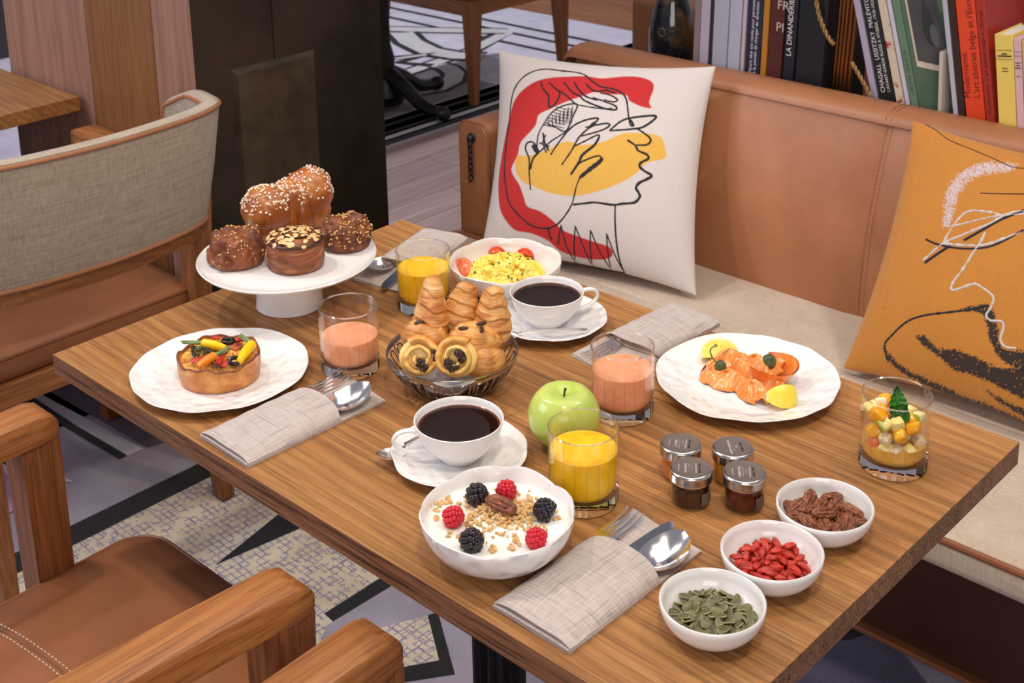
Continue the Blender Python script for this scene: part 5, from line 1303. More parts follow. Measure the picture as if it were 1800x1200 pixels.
# chopped-nut buns
for (px, py, R, h, seed, lab, thr) in ((417, 459, 0.0395, 0.046, 1.3, 'dark round bun with few nuts at left on the cake stand', 90), (609, 430, 0.0365, 0.043, 5.7, 'round bun with chopped nuts at right on the cake stand', 190)):
    c = stand_pos(px, py); e = empty('nut_bun', (c.x, c.y, SZP), 0, lab, 'bun', 'nut buns')
    g = lump(R, h, seed, 0.20, 2.2, 72); g.obj('bun', M['nutbun'], e)
    side = (RTH*0.7-FWH*0.3)
    scatter(g, thr, 0.0014, lambda p, n_: n_.z > -0.1 and (p.normalized().dot(side) > -0.1 or n_.z > 0.6) and p.z > h*0.2 and fbm(p*70+Vector((seed, 0, 0)), 2) > -0.12, rs, 1).obj('chopped_nuts', M['nutbit'], e, kind='stuff')
# brioche: lobed loaf
c = stand_pos(512, 408); e = empty('brioche', (c.x, c.y, SZP), 0, 'tall golden brioche loaf covered in pearl sugar', 'brioche')
g = G(); ax = (PV(575, 350, c) - PV(450, 385, c)); ax.z = 0; ax = (RTH*0.9+FWH*0.42).normalized(); pe = Vector((-ax.y, ax.x, 0))
def blobs(g, ctr, r, sub=4, seed=0, amp=0.07, fr=1.6):
    R = Matrix(((ax.x, pe.x, 0, 0), (ax.y, pe.y, 0, 0), (0, 0, 1, 0), (0, 0, 0, 1)))
    g.ico(ctr, r, sub, amp, fr, M=R, seed=seed)
for a, b, z, r, sd in ((-0.037, -0.012, 0.046, (0.036, 0.036, 0.036), 1), (0.033, 0.014, 0.050, (0.036, 0.036, 0.040), 2), (0.000, 0.006, 0.045, (0.030, 0.034, 0.034), 3)):
    blobs(g, ax*a+pe*b+Vector((0, 0, z)), r, 4, sd, 0.10, 2.0)
for a, b, z, r, sd in ((-0.040, -0.014, 0.026, (0.026, 0.028, 0.030), 6), (-0.008, -0.012, 0.028, (0.016, 0.022, 0.034), 7), (0.014, -0.010, 0.028, (0.016, 0.022, 0.036), 8), (0.038, 0.010, 0.026, (0.026, 0.028, 0.032), 9)):
    blobs(g, ax*a+pe*b+Vector((0, 0, z)), r, 3, sd)
g.disp(lambda p: Vector((p.x, p.y, max(p.z, 0.0)))); g.obj('loaf', M['brioche'], e)
gs = G(); gs.v = g.v; gs.f = [f for f in g.f]
scatter(gs, 900, 0.0016, lambda p, n_: n_.z > 0.02 and p.z > 0.050 and fbm(p*38, 2) > -0.15, rs, 1, flat=0.8).obj('pearl_sugar', M['sugar'], e, kind='stuff')
# rolled bun with almonds
c = stand_pos(521, 466); e = empty('rolled_bun', (c.x, c.y, SZP), 0.5, 'rolled bun topped with almond flakes at the stand front', 'bun')
R, h = 0.0385, 0.047
pr = [(0, 0), (R*0.93, 0), (R*0.98, 0.003)]
for k in range(13): t = k/12; pr.append((R*(0.985+0.065*math.sin(PI*t)-0.03*t+0.010*math.sin(t*34)), 0.004+t*0.034))
pr += [(R*0.955, 0.040), (R*0.90, 0.0425), (R*0.8, 0.0445), (R*0.5, 0.047), (R*0.2, 0.0485), (0, 0.049)]
g = G().lathe(pr, 72, lambda t, i: 1+0.018*math.sin(2*t+i*0.5)+0.01*math.sin(5*t+i*1.1))
g.obj('bun', M['rollbun'], e)
sp = [((0.006+0.0285*t)*math.cos(t*11), (0.006+0.0285*t)*math.sin(t*11), 0.0492-0.0055*t*t) for t in [k/60 for k in range(61)]]
G().tube(sp, [0.0022*(0.6+0.4*math.sin(k*0.7)**2) for k in range(61)], 6, flat=0.5).obj('dark_swirl', M['darkglaze'], e)
G().tube([(R*0.975*math.cos(t), R*0.975*math.sin(t), 0.0395+0.0008*math.sin(3*t)) for t in [2*PI*k/60 for k in range(60)]], 0.0013, 6, closed=True).obj('dark_edge', M['darkglaze'], e)
def flake(o, Mx, r, rr): o.lathe([(0, 0.0004), (r*0.8, 0.0003), (r, 0), (r*0.8, -0.0003), (0, -0.0004)], 9, lambda t, i: 1+0.35*math.cos(t)**2, M=Mx @ Rx(0.5*(rr.random()-0.5)))
scatter(g, 105, 0.0030, lambda p, n_: n_.z > 0.45, rs, fn=flake, sink=0.6).obj('almond_flakes', M['almond'], e, kind='stuff')

# ------------------------------------------------------------------ quiche
qx, qy = -1.3215, 0.868; qc = P(388, 660, TZ+0.004)
e = empty('quiche', (qc.x+0.0, qc.y, TZ+0.0042), 0, 'round vegetable quiche with baby carrots and olives', 'quiche')
QR, QH = 0.0505, 0.030
crust = [(0, 0), (QR*0.93, 0), (QR*0.975, 0.002), (QR*1.0, 0.010), (QR*1.012, 0.022), (QR*1.01, QH), (QR*0.99, QH+0.001), (QR*0.95, QH-0.001), (QR*0.93, QH-0.005), (0, QH-0.006)]
G().lathe(crust, 90, lambda t, i: 1+0.012*math.sin(3*t+0.4*i)+0.006*math.sin(11*t+i), lambda t, i: 0.0022*math.sin(5*t)+0.0012*math.sin(13*t+1) if 4 <= i <= 7 else 0).obj('crust', M['quiche'], e)
gf = G().lathe([(QR*0.955, QH-0.004)]+[(QR*(0.94-0.094*k), QH-0.003+0.003*math.sin(k/10*PI/2)) for k in range(10)]+[(0, QH)], 80)
gf.disp(lambda p: p+Vector((0, 0, 0.0022*fbm(p*160, 3)))); gf.obj('filling', M['filling'], e)
G().tube([(QR*0.985*math.cos(t)*(1+0.012*math.sin(3*t+2)), QR*0.985*math.sin(t)*(1+0.012*math.sin(3*t+2)), QH+0.0003+0.0022*math.sin(5*t)+0.0012*math.sin(13*t+1)) for t in [2*PI*k/90 for k in range(90)]], 0.0017, 8, closed=True).obj('browned_rim', pastry('browned_rim', (78, 34, 14), (128, 66, 28), (176, 104, 50), 90, 0.001), e)
def qp(px, py, dz=0.0): p = P(px, py, TZ+0.0042+QH+dz); return Vector((p.x, p.y, p.z)) - Vector(e.location)
def carrot(p0, p1, ps, r0, mat, lab):
    """p0 thin/cut end, p1 stem end, ps tip of the green stem"""
    g = G(); pts = spline([p0, p0.lerp(p1, 0.5)+Vector((0, 0, 0.001)), p1], 8); n = len(pts)
    rad = [r0*(0.55+0.45*min(1, k/(n*0.45)))*(0.35 if k == 0 else 1)*(0.75 if k == n-1 else 1) for k in range(n)]
    cobj = g.tube(pts, rad, 14).obj('carrot', mat, e, label=lab)
    g = G(); d = ps-p1
    for k in range(5):
        o = Vector((rs.random()-0.5, rs.random()-0.5, rs.random()-0.3))*0.0045
        pp = spline([p1-d*0.08+o*0.3, p1+d*0.5+o, ps+o*1.1], 5); g.tube(pp, [0.0024*(1-0.55*i/(len(pp)-1)) for i in range(len(pp))], 7)
    g.obj('stem', M['cstem'], cobj)
Z = 0.0055
carrot(qp(398, 612, Z), qp(356, 603, Z+0.001), qp(320, 602, Z+0.004), 0.0058, M['ycarrot'], 'yellow baby carrot')
carrot(qp(420, 636, Z+0.001), qp(443, 605, Z+0.002), qp(422, 590, Z+0.005), 0.0066, M['ycarrot'], 'second yellow baby carrot')
carrot(qp(347, 645, Z-0.001), qp(378, 625, Z+0.002), qp(402, 611, Z+0.006), 0.0056, M['carrot'], 'orange baby carrot')
def olive(px, py, r, tilt, nm='olive_slice'):
    p = qp(px, py, 0.006)
    G().tube([(r*math.cos(t), r*0.75*math.sin(t), 0) for t in [2*PI*k/20 for k in range(20)]], r*0.42, 10, closed=True).obj(nm, M['olive'], e, M=T(p) @ Rz(0.7) @ Rx(tilt))
olive(412, 634, 0.0062, 0.5); olive(401, 599, 0.0066, 0.05)
G().ico((0, 0, 0), (0.0042, 0.0042, 0.004), 3, 0.12, 2).obj('caper', M['caper'], e, M=T(qp(349, 613, 0.008)))
for a, b, sd in (((336, 637), (356, 630), 1), ((383, 640), (398, 618), 2), ((372, 596), (386, 593), 3), ((408, 600), (428, 598), 4), ((392, 645), (404, 632), 5)):
    p0, p1 = qp(*a, 0.003), qp(*b, 0.004); mid = p0.lerp(p1, 0.5)+Vector((0, 0, 0.002)); G().tube(spline([p0, mid, p1], 6), 0.0034, 8, flat=0.5).obj('pepper_strip', M['pepper'], e)
g = G()
for k in range(42): p = qp(338+rs.random()*34, 608+rs.random()*18, 0.0025+0.003*rs.random()); g.ico(p, (0.0022+0.0016*rs.random(), 0.002, 0.0015), 1, 0.5, 2, seed=k, M=Rz(k))
for k in range(22): p = qp(372+rs.random()*18, 634+rs.random()*14, 0.003); g.ico(p, (0.0018, 0.0016, 0.0012), 1, 0.5, 2, seed=k, M=Rz(k))
for k in range(46): a = rs.random()*6.28; r_ = QR*0.9*math.sqrt(rs.random()); g.ico(Vector((r_*math.cos(a), r_*math.sin(a), QH+0.001+0.001*rs.random())), (0.0011, 0.0008, 0.0005), 1, 0.4, 2, seed=k)
g.obj('dark_herbs', M['tapenade'], e, kind='stuff')
g = G().ico((0, 0, 0), (0.016, 0.012, 0.004), 3, 0.4, 2.5).obj('browned_topping', mottled('browned_top', (130, 50, 28), (190, 100, 60), 90, 0.35, 0.002, 200), e, M=T(qp(405, 606, 0.0005)))

# ------------------------------------------------------------------ basket pastries
BC = (BX, BY)
def croissant(tip, base, R, lab, seed, bend=0.0, turns=5.0):
    d = tip-base; L = d.length; n = 90; pr = []
    for k in range(n+1):
        t = k/n; r = R*(0.62+0.38*min(1, t/0.22))*(1-0.56*max(0, (t-0.38)/0.62)**1.25)
        if t > 0.93: r *= max(0.0, 1-((t-0.93)/0.07)**2.2)**0.5
        if k == 0: r *= 0.6
        pr.append((r if k < n else 0, L*t))
    def rf(th, i):
        t = i/n; s = (t*turns + th/(2*PI) + 0.10*math.sin(2*th+seed) + 0.06*math.sin(5*th+seed*2)) % 1
        step = 0.125*(1-s)**0.7 if s > 0.12 else 0.115*(s/0.12)
        return 0.90+step+0.06*math.sin(2*th+seed)+0.05*mn.noise(Vector((math.cos(th)*2+seed, math.sin(th)*2, t*7)))
    g = G().lathe([(0, 0)]+pr, 72, lambda th, i: rf(th, max(0, i-1)))
    g.disp(lambda p: Vector((p.x*1.0+bend*math.sin(PI*p.z/L)*L, p.y*0.88, p.z)))
    return g.obj('croissant', M['croissant'], None, M=T(base) @ basis(d, (0.3, 0.2, 1)) @ Rz(seed), angle=60, label=lab, cat='croissant', group='croissants')
croissant(PV(762, 486, BC, 0.022), PV(754, 604, BC, 0.018), 0.0262, 'tallest croissant at left in the wire basket', 0.4, 0.05)
croissant(PV(823, 496, BC, 0.034), PV(809, 592, BC, 0.030), 0.0232, 'middle croissant standing in the wire basket', 2.1, -0.05)
croissant(PV(869, 504, BC, 0.020), PV(866, 608, BC, 0.014), 0.0272, 'croissant at right in the wire basket', 4.0, 0.04)
def folded(ctr, sx, sy, sz, rz, lab, seed, bits):
    e = empty('pastry', ctr, rz, lab, 'pastry', 'folded pastries')
    g = G().ico((0, 0, 0), (sx, sy, sz), 4, 0.0)
    def d(p):
        q = Vector((p.x/sx, p.y/sy, p.z/sz)); k = 1+0.10*fbm(q*1.4+Vector((seed, 0, 0)), 3)+0.045*math.sin(q.x*9+2*q.y+seed)*max(0, 1-q.x*q.x)
        return Vector((p.x*k, p.y*k, p.z*k - 0.006*math.exp(-((q.y)/0.25)**2)*(1 if q.z > 0 else 0)))
    g.disp(d).obj('dough', M['raisin_roll'], e)
    for k, (x, y, z, l, a) in enumerate(bits):
        G().ico((0, 0, 0), (l, 0.0032, 0.0026), 2, 0.25, 2, seed=k).obj('filling_piece', M['choc'], e, M=T(x, y, z) @ Rz(a))
    return e
folded(PV(745, 588, BC, -0.004), 0.030, 0.022, 0.021, math.radians(20), 'folded chocolate pastry at left behind raisin rolls', 2.0, ((0.008, 0.004, 0.018, 0.0075, 0.3), (-0.002, -0.006, 0.0185, 0.007, 0.7)))
folded(PV(832, 596, BC, -0.010), 0.034, 0.024, 0.022, math.radians(35), 'folded pastry with chocolate pieces above the raisin rolls', 6.0, ((-0.010, -0.010, 0.019, 0.0065, 0.1), (0.010, 0.002, 0.0205, 0.007, 0.6), (0.012, -0.010, 0.0185, 0.0068, 1.8)))
def roll_mat():
    m = Mt('raisin_roll_layers').set(rough=0.36, coat=0.15, coatr=0.25); x, y, z = m.sep(m.coord())
    r = m.math('SQRT', m.math('ADD', m.math('MULTIPLY', x, x), m.math('MULTIPLY', y, y)))
    f = m.math('ADD', m.math('MULTIPLY', r, 26.0), m.math('MULTIPLY', m.math('SUBTRACT', m.noise(m.coord(), 110, 5, 0.6), 0.5), 0.7))
    f = m.math('SUBTRACT', f, m.math('MULTIPLY', z, 9.0))
    m.color(m.ramp(f, [(0.12, lin(246, 208, 122)), (0.36, lin(242, 192, 108)), (0.58, lin(222, 152, 74)), (0.84, lin(172, 96, 42))]))
    m.bump(m.noise(m.coord(), 240, 5, 0.65), 0.7, 0.0014); return m.m
M['roll'] = roll_mat()
def snail(ctr, R, th, lab, seed, rais, flip=1, tilt=0.35, turn=0.0, sq=0.92):
    z = (-FWH*math.cos(tilt)*math.cos(turn)+RTH*math.sin(turn)+Vector((0, 0, 1))*math.sin(tilt)).normalized()
    e = empty('raisin_roll', ctr, 0, lab, 'pastry', 'raisin rolls'); e.rotation_euler = basis(z).to_euler()
    N = 110; vs, fs = [], []; S_ = [(-1, -1), (-0.3, -1.02), (0.5, -0.9), (0.95, -0.5), (1, 0.1), (0.9, 0.62), (0.45, 1.0), (0.0, 1.08), (-0.5, 0.95), (-0.9, 0.5)]; K = len(S_)
    for k in range(N+1):
        t = k/N; a = flip*(t*1.95*2*PI)+seed; r_ = R*(0.17+0.66*t)*(1+0.10*mn.noise(Vector((math.cos(a)*1.3, math.sin(a)*1.3, seed)))); wd = R*0.165*(0.8+0.25*t); hz = th*0.5*(1-0.16*t+0.14*mn.noise(Vector((k*0.12, seed, 0))))
        for i, j in S_:
            q = r_+i*wd; vs.append((q*math.cos(a), q*math.sin(a)*sq, j*hz+0.0022*mn.noise(Vector((q*140*math.cos(a), q*140*math.sin(a), j)))))
    for k in range(N): fs += [(k*K+i, k*K+(i+1) % K, (k+1)*K+(i+1) % K, (k+1)*K+i) for i in range(K)]
    fs += [tuple(reversed(range(K))), tuple(range(N*K, N*K+K))]
    if flip < 0: fs = [tuple(reversed(f)) for f in fs]
    G().add(vs, fs).obj('spiral', M['roll'], e, angle=60)
    G().lathe([(0, -th*0.42), (R*0.80, -th*0.42), (R*0.84, 0), (R*0.70, th*0.16), (0, th*0.18)], 32, lambda t, i: (1 if i < 1 else 1)*math.sqrt(math.cos(t)**2+(sq*math.sin(t))**2)).obj('custard', M['custard'], e)
    for k, (x, y, s_) in enumerate(rais):
        G().ico((0, 0, 0), (0.0070*s_, 0.0058*s_, 0.0050*s_), 3, 0.45, 2.6, seed=k+seed).obj('raisin', M['raisin'], e, M=T(x*R, y*R, th*0.44) @ Rz(k*1.1))
snail(PV(737, 627, BC, -0.036), 0.0290, 0.030, 'spiral raisin roll at the left front of basket', 2.4, ((0.05, -0.22, 1.0), (0.16, -0.42, 0.8), (0.66, -0.10, 0.6), (0.60, 0.22, 0.5)), 1, 0.38, 0.10)
snail(PV(803, 629, BC, -0.041), 0.0295, 0.030, 'spiral raisin roll at the right front of basket', 0.7, ((0.22, 0.22, 1.0), (0.28, 0.02, 0.85), (-0.26, -0.20, 0.95), (0.02, -0.30, 0.7), (-0.12, -0.42, 0.6)), -1, 0.42, -0.12)
folded(PV(853, 632, BC, -0.026), 0.026, 0.022, 0.022, math.radians(60), 'plain folded pastry at the basket right side', 9.0, ())

# ------------------------------------------------------------------ apple
def apple_mat():
    m = Mt('green_apple').set(rough=0.22, coat=0.25, coatr=0.12, sss=0.05); v = m.coord()
    n_ = m.noise(v, 26, 4); c = m.ramp(n_, [(0.3, lin(178, 202, 84)), (0.7, lin(208, 220, 118))])
    dots = m.vor(v, 240); c = m.mix(m.ramp(dots, [(0.10, (0.5,)*3), (0.2, (0, 0, 0))]), c, lin(226, 230, 160)); m.color(c); return m.m
ac = P(991, 752, TZ+0.02); e = empty('apple', (ac.x, ac.y, TZ), 0.4, 'green apple between the juice glasses', 'apple')
AR = 0.0412; pr = []
for k in range(37):
    a = -PI/2+PI*k/36; r_ = AR*math.cos(a)**0.82 if abs(a) < PI/2-1e-6 else 0
    z = 0.037+0.037*math.sin(a); 
    if a > 0.9: z -= 0.011*((a-0.9)/(PI/2-0.9))**1.6*1.2
    if a < -1.0: z += 0.006*((-a-1.0)/(PI/2-1.0))**1.6
    r_ *= 1.0 if a > 0 else (1-0.10*math.sin(-a)**2)
    pr.append((max(0, r_), z))
G().lathe(pr, 72, lambda t, i: 1+0.018*math.cos(5*t+0.5)*abs(i-18)/18+0.012*math.cos(t)).obj('apple_body', apple_mat(), e, T and (0, 0, -0.0012))
G().tube(spline([(0, 0, 0.058), (0.0008, 0, 0.063), (0.0020, 0.001, 0.0695)], 6), [0.0012]*8+[0.0014]*3+[0.0017]*2, 8).obj('stem', M['twig'], e)

# ------------------------------------------------------------------ yogurt, berries, granola
yx, yy = -0.812, 0.834; lv = 0.0335; rr = inner_r(yin, lv)
yc = G().lathe([(0, 0.012), (rr*0.7, 0.016), (rr*0.9, 0.024), (rr+0.0004, lv)]+[(rr*(1-0.1*k), lv+0.0004+0.0012*math.sin(k)) for k in range(1, 10)]+[(0, lv+0.001)], 80)
yc.disp(lambda p: p+Vector((0, 0, 0.0008*fbm(p*60, 2) if p.z > lv-0.004 else 0)))
yc.obj('yogurt', M['yogurt'], None, (yx, yy, TZ), label='thick white yogurt filling the scalloped bowl', cat='yogurt')
YZ = TZ+lv+0.001
def berry(nm, R, H_, dr, mat, cone):
    g = G(); rows = 6
    for k in range(rows):
        t = (k+0.5)/rows; a = -0.9+t*2.35; rr_ = R*math.cos(a)**0.8 if math.cos(a) > 0 else 0.0004; z = H_*0.5+H_*0.5*math.sin(a)*1.0
        n_ = max(1, int(2*PI*rr_/(dr*1.62)))
        for j in range(n_):
            b = 2*PI*(j+0.5*(k % 2))/n_; g.ico((rr_*math.cos(b), rr_*math.sin(b), z), dr*(0.92+0.16*rs.random()), 2)
    g.ico((0, 0, H_*0.5), (R*0.92, R*0.92, H_*0.48), 2)
    return g.mesh(nm, mat, True, 80)
RB = berry('raspberry', 0.0088, 0.019, 0.0030, M['raspberry'], 1); BB = berry('blackberry', 0.0096, 0.019, 0.0036, M['blackberry'], 0)
for me, nm, px, py, tx, tz, lab in ((RB, 'raspberry', 890, 863, 0.25, 0.5, 'red raspberry at the back of the yogurt bowl'), (RB, 'raspberry', 796, 909, 1.2, 2.2, 'red raspberry at the left of the yogurt bowl'), (RB, 'raspberry', 944, 948, 1.25, -0.9, 'red raspberry at the right front of the yogurt bowl'),
        (BB, 'blackberry', 838, 870, 0.9, 1.0, 'blackberry between the two upper raspberries in yogurt'), (BB, 'blackberry', 958, 897, 1.2, -1.2, 'blackberry at the right of the yogurt bowl'), (BB, 'blackberry', 829, 951, 1.1, 1.9, 'blackberry at the left front of the yogurt bowl')):
    p = P(px, py, YZ+0.007); inst(me, nm, T(p.x, p.y, YZ+0.0075) @ Rz(tz) @ Rx(tx) @ S(0.95, 0.95, 0.95) @ T(0, 0, -0.0095), label=lab, cat='berry', group='berries in the yogurt')
gg = G()
for k in range(640):
    a = rs.random()*6.28; r_ = abs(rs.gauss(0, 0.023)); x = r_*math.cos(a)*1.25; y = r_*math.sin(a)*0.9
    q = RTH*x+FWH*y + Vector((P(885, 905, YZ).x, P(885, 905, YZ).y, 0)); dd = math.hypot(q.x-yx, q.y-yy)
    if dd > rr*0.86: continue
    hz = 0.008*math.exp(-(r_/0.018)**2)*rs.random()
    s_ = 0.0013+0.0017*rs.random(); gg.ico((q.x-yx, q.y-yy, lv+0.0018+hz), (s_, s_*(0.6+0.5*rs.random()), s_*0.7), 1, 0.5, 2, M=Rz(rs.random()*6) @ Rx(rs.random()), seed=k)
for px, py in ((783, 886), (768, 898), (765, 912), (788, 880), (773, 890), (788, 938), (815, 960), (870, 965), (900, 962), (912, 955), (905, 945), (928, 880), (978, 912)):
    for j in range(5): p = P(px+rs.gauss(0, 4), py+rs.gauss(0, 3), YZ); s_ = 0.0014+0.0018*rs.random(); gg.ico((p.x-yx, p.y-yy, lv+0.002), (s_, s_*0.8, s_*0.6), 1, 0.5, 2, M=Rz(rs.random()*6), seed=j+px)
gg.obj('granola', M['granola'], None, (yx, yy, TZ), label='loose crunchy granola scattered over the yogurt', cat='granola', kind='stuff', smooth=False)
# ------------------------------------------------------------------ nuts, berries and seeds in the small bowls
def pecan_geo():
    g = G().ico((0, 0, 0), (1, 1, 1), 4)
    def d(p):
        L, W, H_ = 0.0155, 0.0078, 0.0052; e_ = math.sqrt(max(0, 1-p.x*p.x))
        a = math.atan2(p.z, p.y); gr = 1-0.50*math.exp(-((a-PI/2)/0.17)**2) - 0.28*math.exp(-((abs(a-PI/2)-0.75)/0.13)**2)*(1-0.5*p.x*p.x) - 0.16*math.exp(-((abs(a-PI/2)-1.45)/0.14)**2)
        gr += 0.06*math.sin(p.x*13+5*a) + 0.10*fbm(p*3.2, 2)
        return Vector((p.x*L, p.y*W*gr, p.z*H_*gr*(1 if p.z > 0 else 0.75)))
    return g.disp(d)
PN = pecan_geo().mesh('pecan', M['pecan'], True, 60)
p = P(881, 893, YZ+0.008); inst(PN, 'pecan', T(p.x, p.y, YZ+0.0125) @ Rz(math.radians(12)) @ Rx(0.30) @ Ry(0.12) @ S(1.15, 1.15, 1.15), label='single pecan half on the granola in yogurt', cat='nut')
def goji_geo():
    g = G().ico((0, 0, 0), (1, 1, 1), 3)
    def d(p):
        a = math.atan2(p.z, p.y); k = 1+0.16*math.cos(4*a+2*p.x)+0.10*fbm(p*2.2, 2); return Vector((p.x*0.0079+0.001*p.y*p.y, p.y*0.0037*k, p.z*0.0030*k))
    return g.disp(d)
GJ = [goji_geo().mesh('goji_berry', M['goji'], True, 70), G().ico((0, 0, 0), (0.0066, 0.0036, 0.0032), 3, 0.35, 2.4, seed=8).mesh('goji_berry', M['goji'], True, 70)]
def seed_geo():
    g = G(); n = 20; rim = []
    def out(t): return (0.0062*math.cos(t)*(1+0.10*math.cos(t)), 0.0040*math.sin(t)*(1-0.22*math.cos(t)))
    vs = []; lay = ((1.0, 0.0, 0), (0.90, 0.0007, 0), (0.78, 0.00085, 0), (0.4, 0.0011, 0))
    for s_, z, _ in lay: vs += [(out(2*PI*k/n)[0]*s_, out(2*PI*k/n)[1]*s_, z) for k in range(n)]
    for s_, z, _ in lay[1:]: vs += [(out(2*PI*k/n)[0]*s_, out(2*PI*k/n)[1]*s_, -z) for k in range(n)]
    fs = []; mi = []
    for r_, (a, b) in enumerate(((0, 1), (1, 2), (2, 3))): fs += [(a*n+k, a*n+(k+1) % n, b*n+(k+1) % n, b*n+k) for k in range(n)]; mi += [1 if r_ == 0 else 0]*n
    fs.append(tuple(range(3*n, 4*n))); mi.append(0)
    for r_, (a, b) in enumerate(((0, 4), (4, 5), (5, 6))): fs += [(b*n+k, b*n+(k+1) % n, a*n+(k+1) % n, a*n+k) for k in range(n)]; mi += [1 if r_ == 0 else 0]*n
    fs.append(tuple(reversed(range(6*n, 7*n)))); mi.append(0)
    g.add(vs, fs); g.m = mi; return g
SD = seed_geo().mesh('pumpkin_seed', [M['seed'], M['seed_rim']], True, 60)
def heap(bx, by, inner, z0, Rmax, layers, mind, tiltmax, place):
    for li, (n, dz, f) in enumerate(layers):
        pts = []; tries = 0
        while len(pts) < n and tries < 4000:
            tries += 1; a = rs.random()*6.28; r_ = Rmax*f*math.sqrt(rs.random()); x, y = r_*math.cos(a), r_*math.sin(a)
            if all((x-q[0])**2+(y-q[1])**2 > mind*mind for q in pts): pts.append((x, y))
        for x, y in pts:
            r_ = math.hypot(x, y); z = max(z0+dz+0.003*(1-(r_/Rmax)**2), inner_z(inner, min(r_+0.003, Rmax*1.3))+0.0035)
            place(Vector((bx+x, by+y, TZ+z)), rs.random()*6.28, (rs.random()*2-1)*tiltmax, (rs.random()*2-1)*tiltmax)
heap(-0.586, 0.877, bin1, 0.0085, 0.0355, ((62, 0, 0.86), (66, 0.0030, 0.97), (70, 0.0058, 1.0)), 0.0058, 0.62,
     lambda p, a, b, c_: inst(SD, 'pumpkin_seed', T(p) @ Rz(a) @ Rx(b) @ Ry(c_) @ S(*([0.92+0.25*rs.random()]*3)), label='green pumpkin seed in the small white bowl', cat='seed', group='pumpkin seeds in the bowl'))
heap(-0.587, 0.977, bin2, 0.0095, 0.0335, ((30, 0, 0.84), (34, 0.0045, 0.97), (34, 0.0090, 1.0)), 0.0078, 0.5,
     lambda p, a, b, c_: inst(GJ[int(rs.random()*1.5)], 'goji_berry', T(p) @ Rz(a) @ Rx(b*2) @ Ry(c_) @ S(*([0.9+0.25*rs.random()]*3)), label='dried red goji berry in the small white bowl', cat='berry', group='goji berries in the bowl'))
heap(-0.588, 1.076, bin3, 0.0115, 0.0330, ((10, 0, 0.78), (13, 0.0058, 0.94), (13, 0.0118, 0.98)), 0.0135, 0.4,
     lambda p, a, b, c_: inst(PN, 'pecan', T(p) @ Rz(a) @ Rx(b*1.6) @ Ry(c_) @ S(*([0.88+0.2*rs.random()]*3)), label='pecan half in the small white bowl of nuts', cat='nut', group='pecans in the bowl'))

# ------------------------------------------------------------------ eggs
ex, ey = -1.227, 1.287; g = G(); ez = 0.012
ec = P(888, 478, TZ+0.020)
for k in range(300):
    a = rs.random()*6.28; t = math.sqrt(rs.random()); u_, v_ = 0.051*t*math.cos(a), 0.044*t*math.sin(a)
    q = RTH*u_+FWH*v_; x, y = ec.x-ex+q.x, ec.y-ey+q.y
    base = inner_z(ein, min(0.075, math.hypot(x, y)))+0.003
    hgt = base+0.003+(0.033*(1-t*t)**0.8)*(0.55+0.45*rs.random())
    s_ = 0.0040+0.0042*rs.random()
    g.ico((x, y, max(base, hgt)), (s_*(0.8+0.6*rs.random()), s_, s_*0.8), 2, 0.55, 1.8, M=Rz(rs.random()*6) @ Rx(rs.random()*3), seed=k*0.37)
g.lathe([(0, 0.008), (0.034, 0.009), (0.028, 0.020), (0.016, 0.030), (0, 0.034)], 24, M=T(ec.x-ex, ec.y-ey, 0))
eo = g.obj('scrambled_eggs', M['egg'], None, (ex, ey, TZ), label='yellow scrambled eggs with chopped herbs in the bowl', cat='eggs')
def leafbit(o, Mx, r, q): o.add([Mx @ Vector(p) for p in ((-r, 0, 0), (0, -r*0.5, 0.0006), (r, 0, 0.0002), (0.2*r, r*0.6, 0.0008), (-0.3*r, r*0.25, 0.0012))], [(0, 1, 2, 3, 4)])
scatter(g, 95, 0.0030, lambda p, n_: n_.z > 0.5 and p.z > 0.026, rs, fn=leafbit, sink=0.5).obj('chopped_herbs', M['parsley'], eo, kind='stuff', smooth=False)
def tomato(px, py, z, rot, lab):
    p = P(px, py, TZ+z); e = empty('tomato_half', (p.x, p.y, TZ+z), 0, lab, 'tomato', 'cherry tomato halves'); e.rotation_euler = rot
    R = 0.0145; G().lathe([(0, -R*1.0)]+[(R*math.sin(PI/2*k/8), -R*math.cos(PI/2*k/8)) for k in range(1, 9)]+[(R*0.97, 0.0005)], 28).obj('skin', M['tomato'], e)
    G().lathe([(R*0.97, 0.0004), (R*0.85, 0.0009), (R*0.5, -0.0006), (R*0.3, 0.0006), (0, 0.0008)], 28).obj('cut_face', M['tomato_in'], e)
tomato(813, 470, 0.026, (0.9, 0.2, 0.55), 'cherry tomato half left of the scrambled eggs')
tomato(873, 450, 0.028, (2.4, 0.3, 0.4), 'cherry tomato half behind the eggs, left one')
tomato(922, 453, 0.028, (2.3, -0.3, 0.4), 'cherry tomato half behind the eggs, right one')

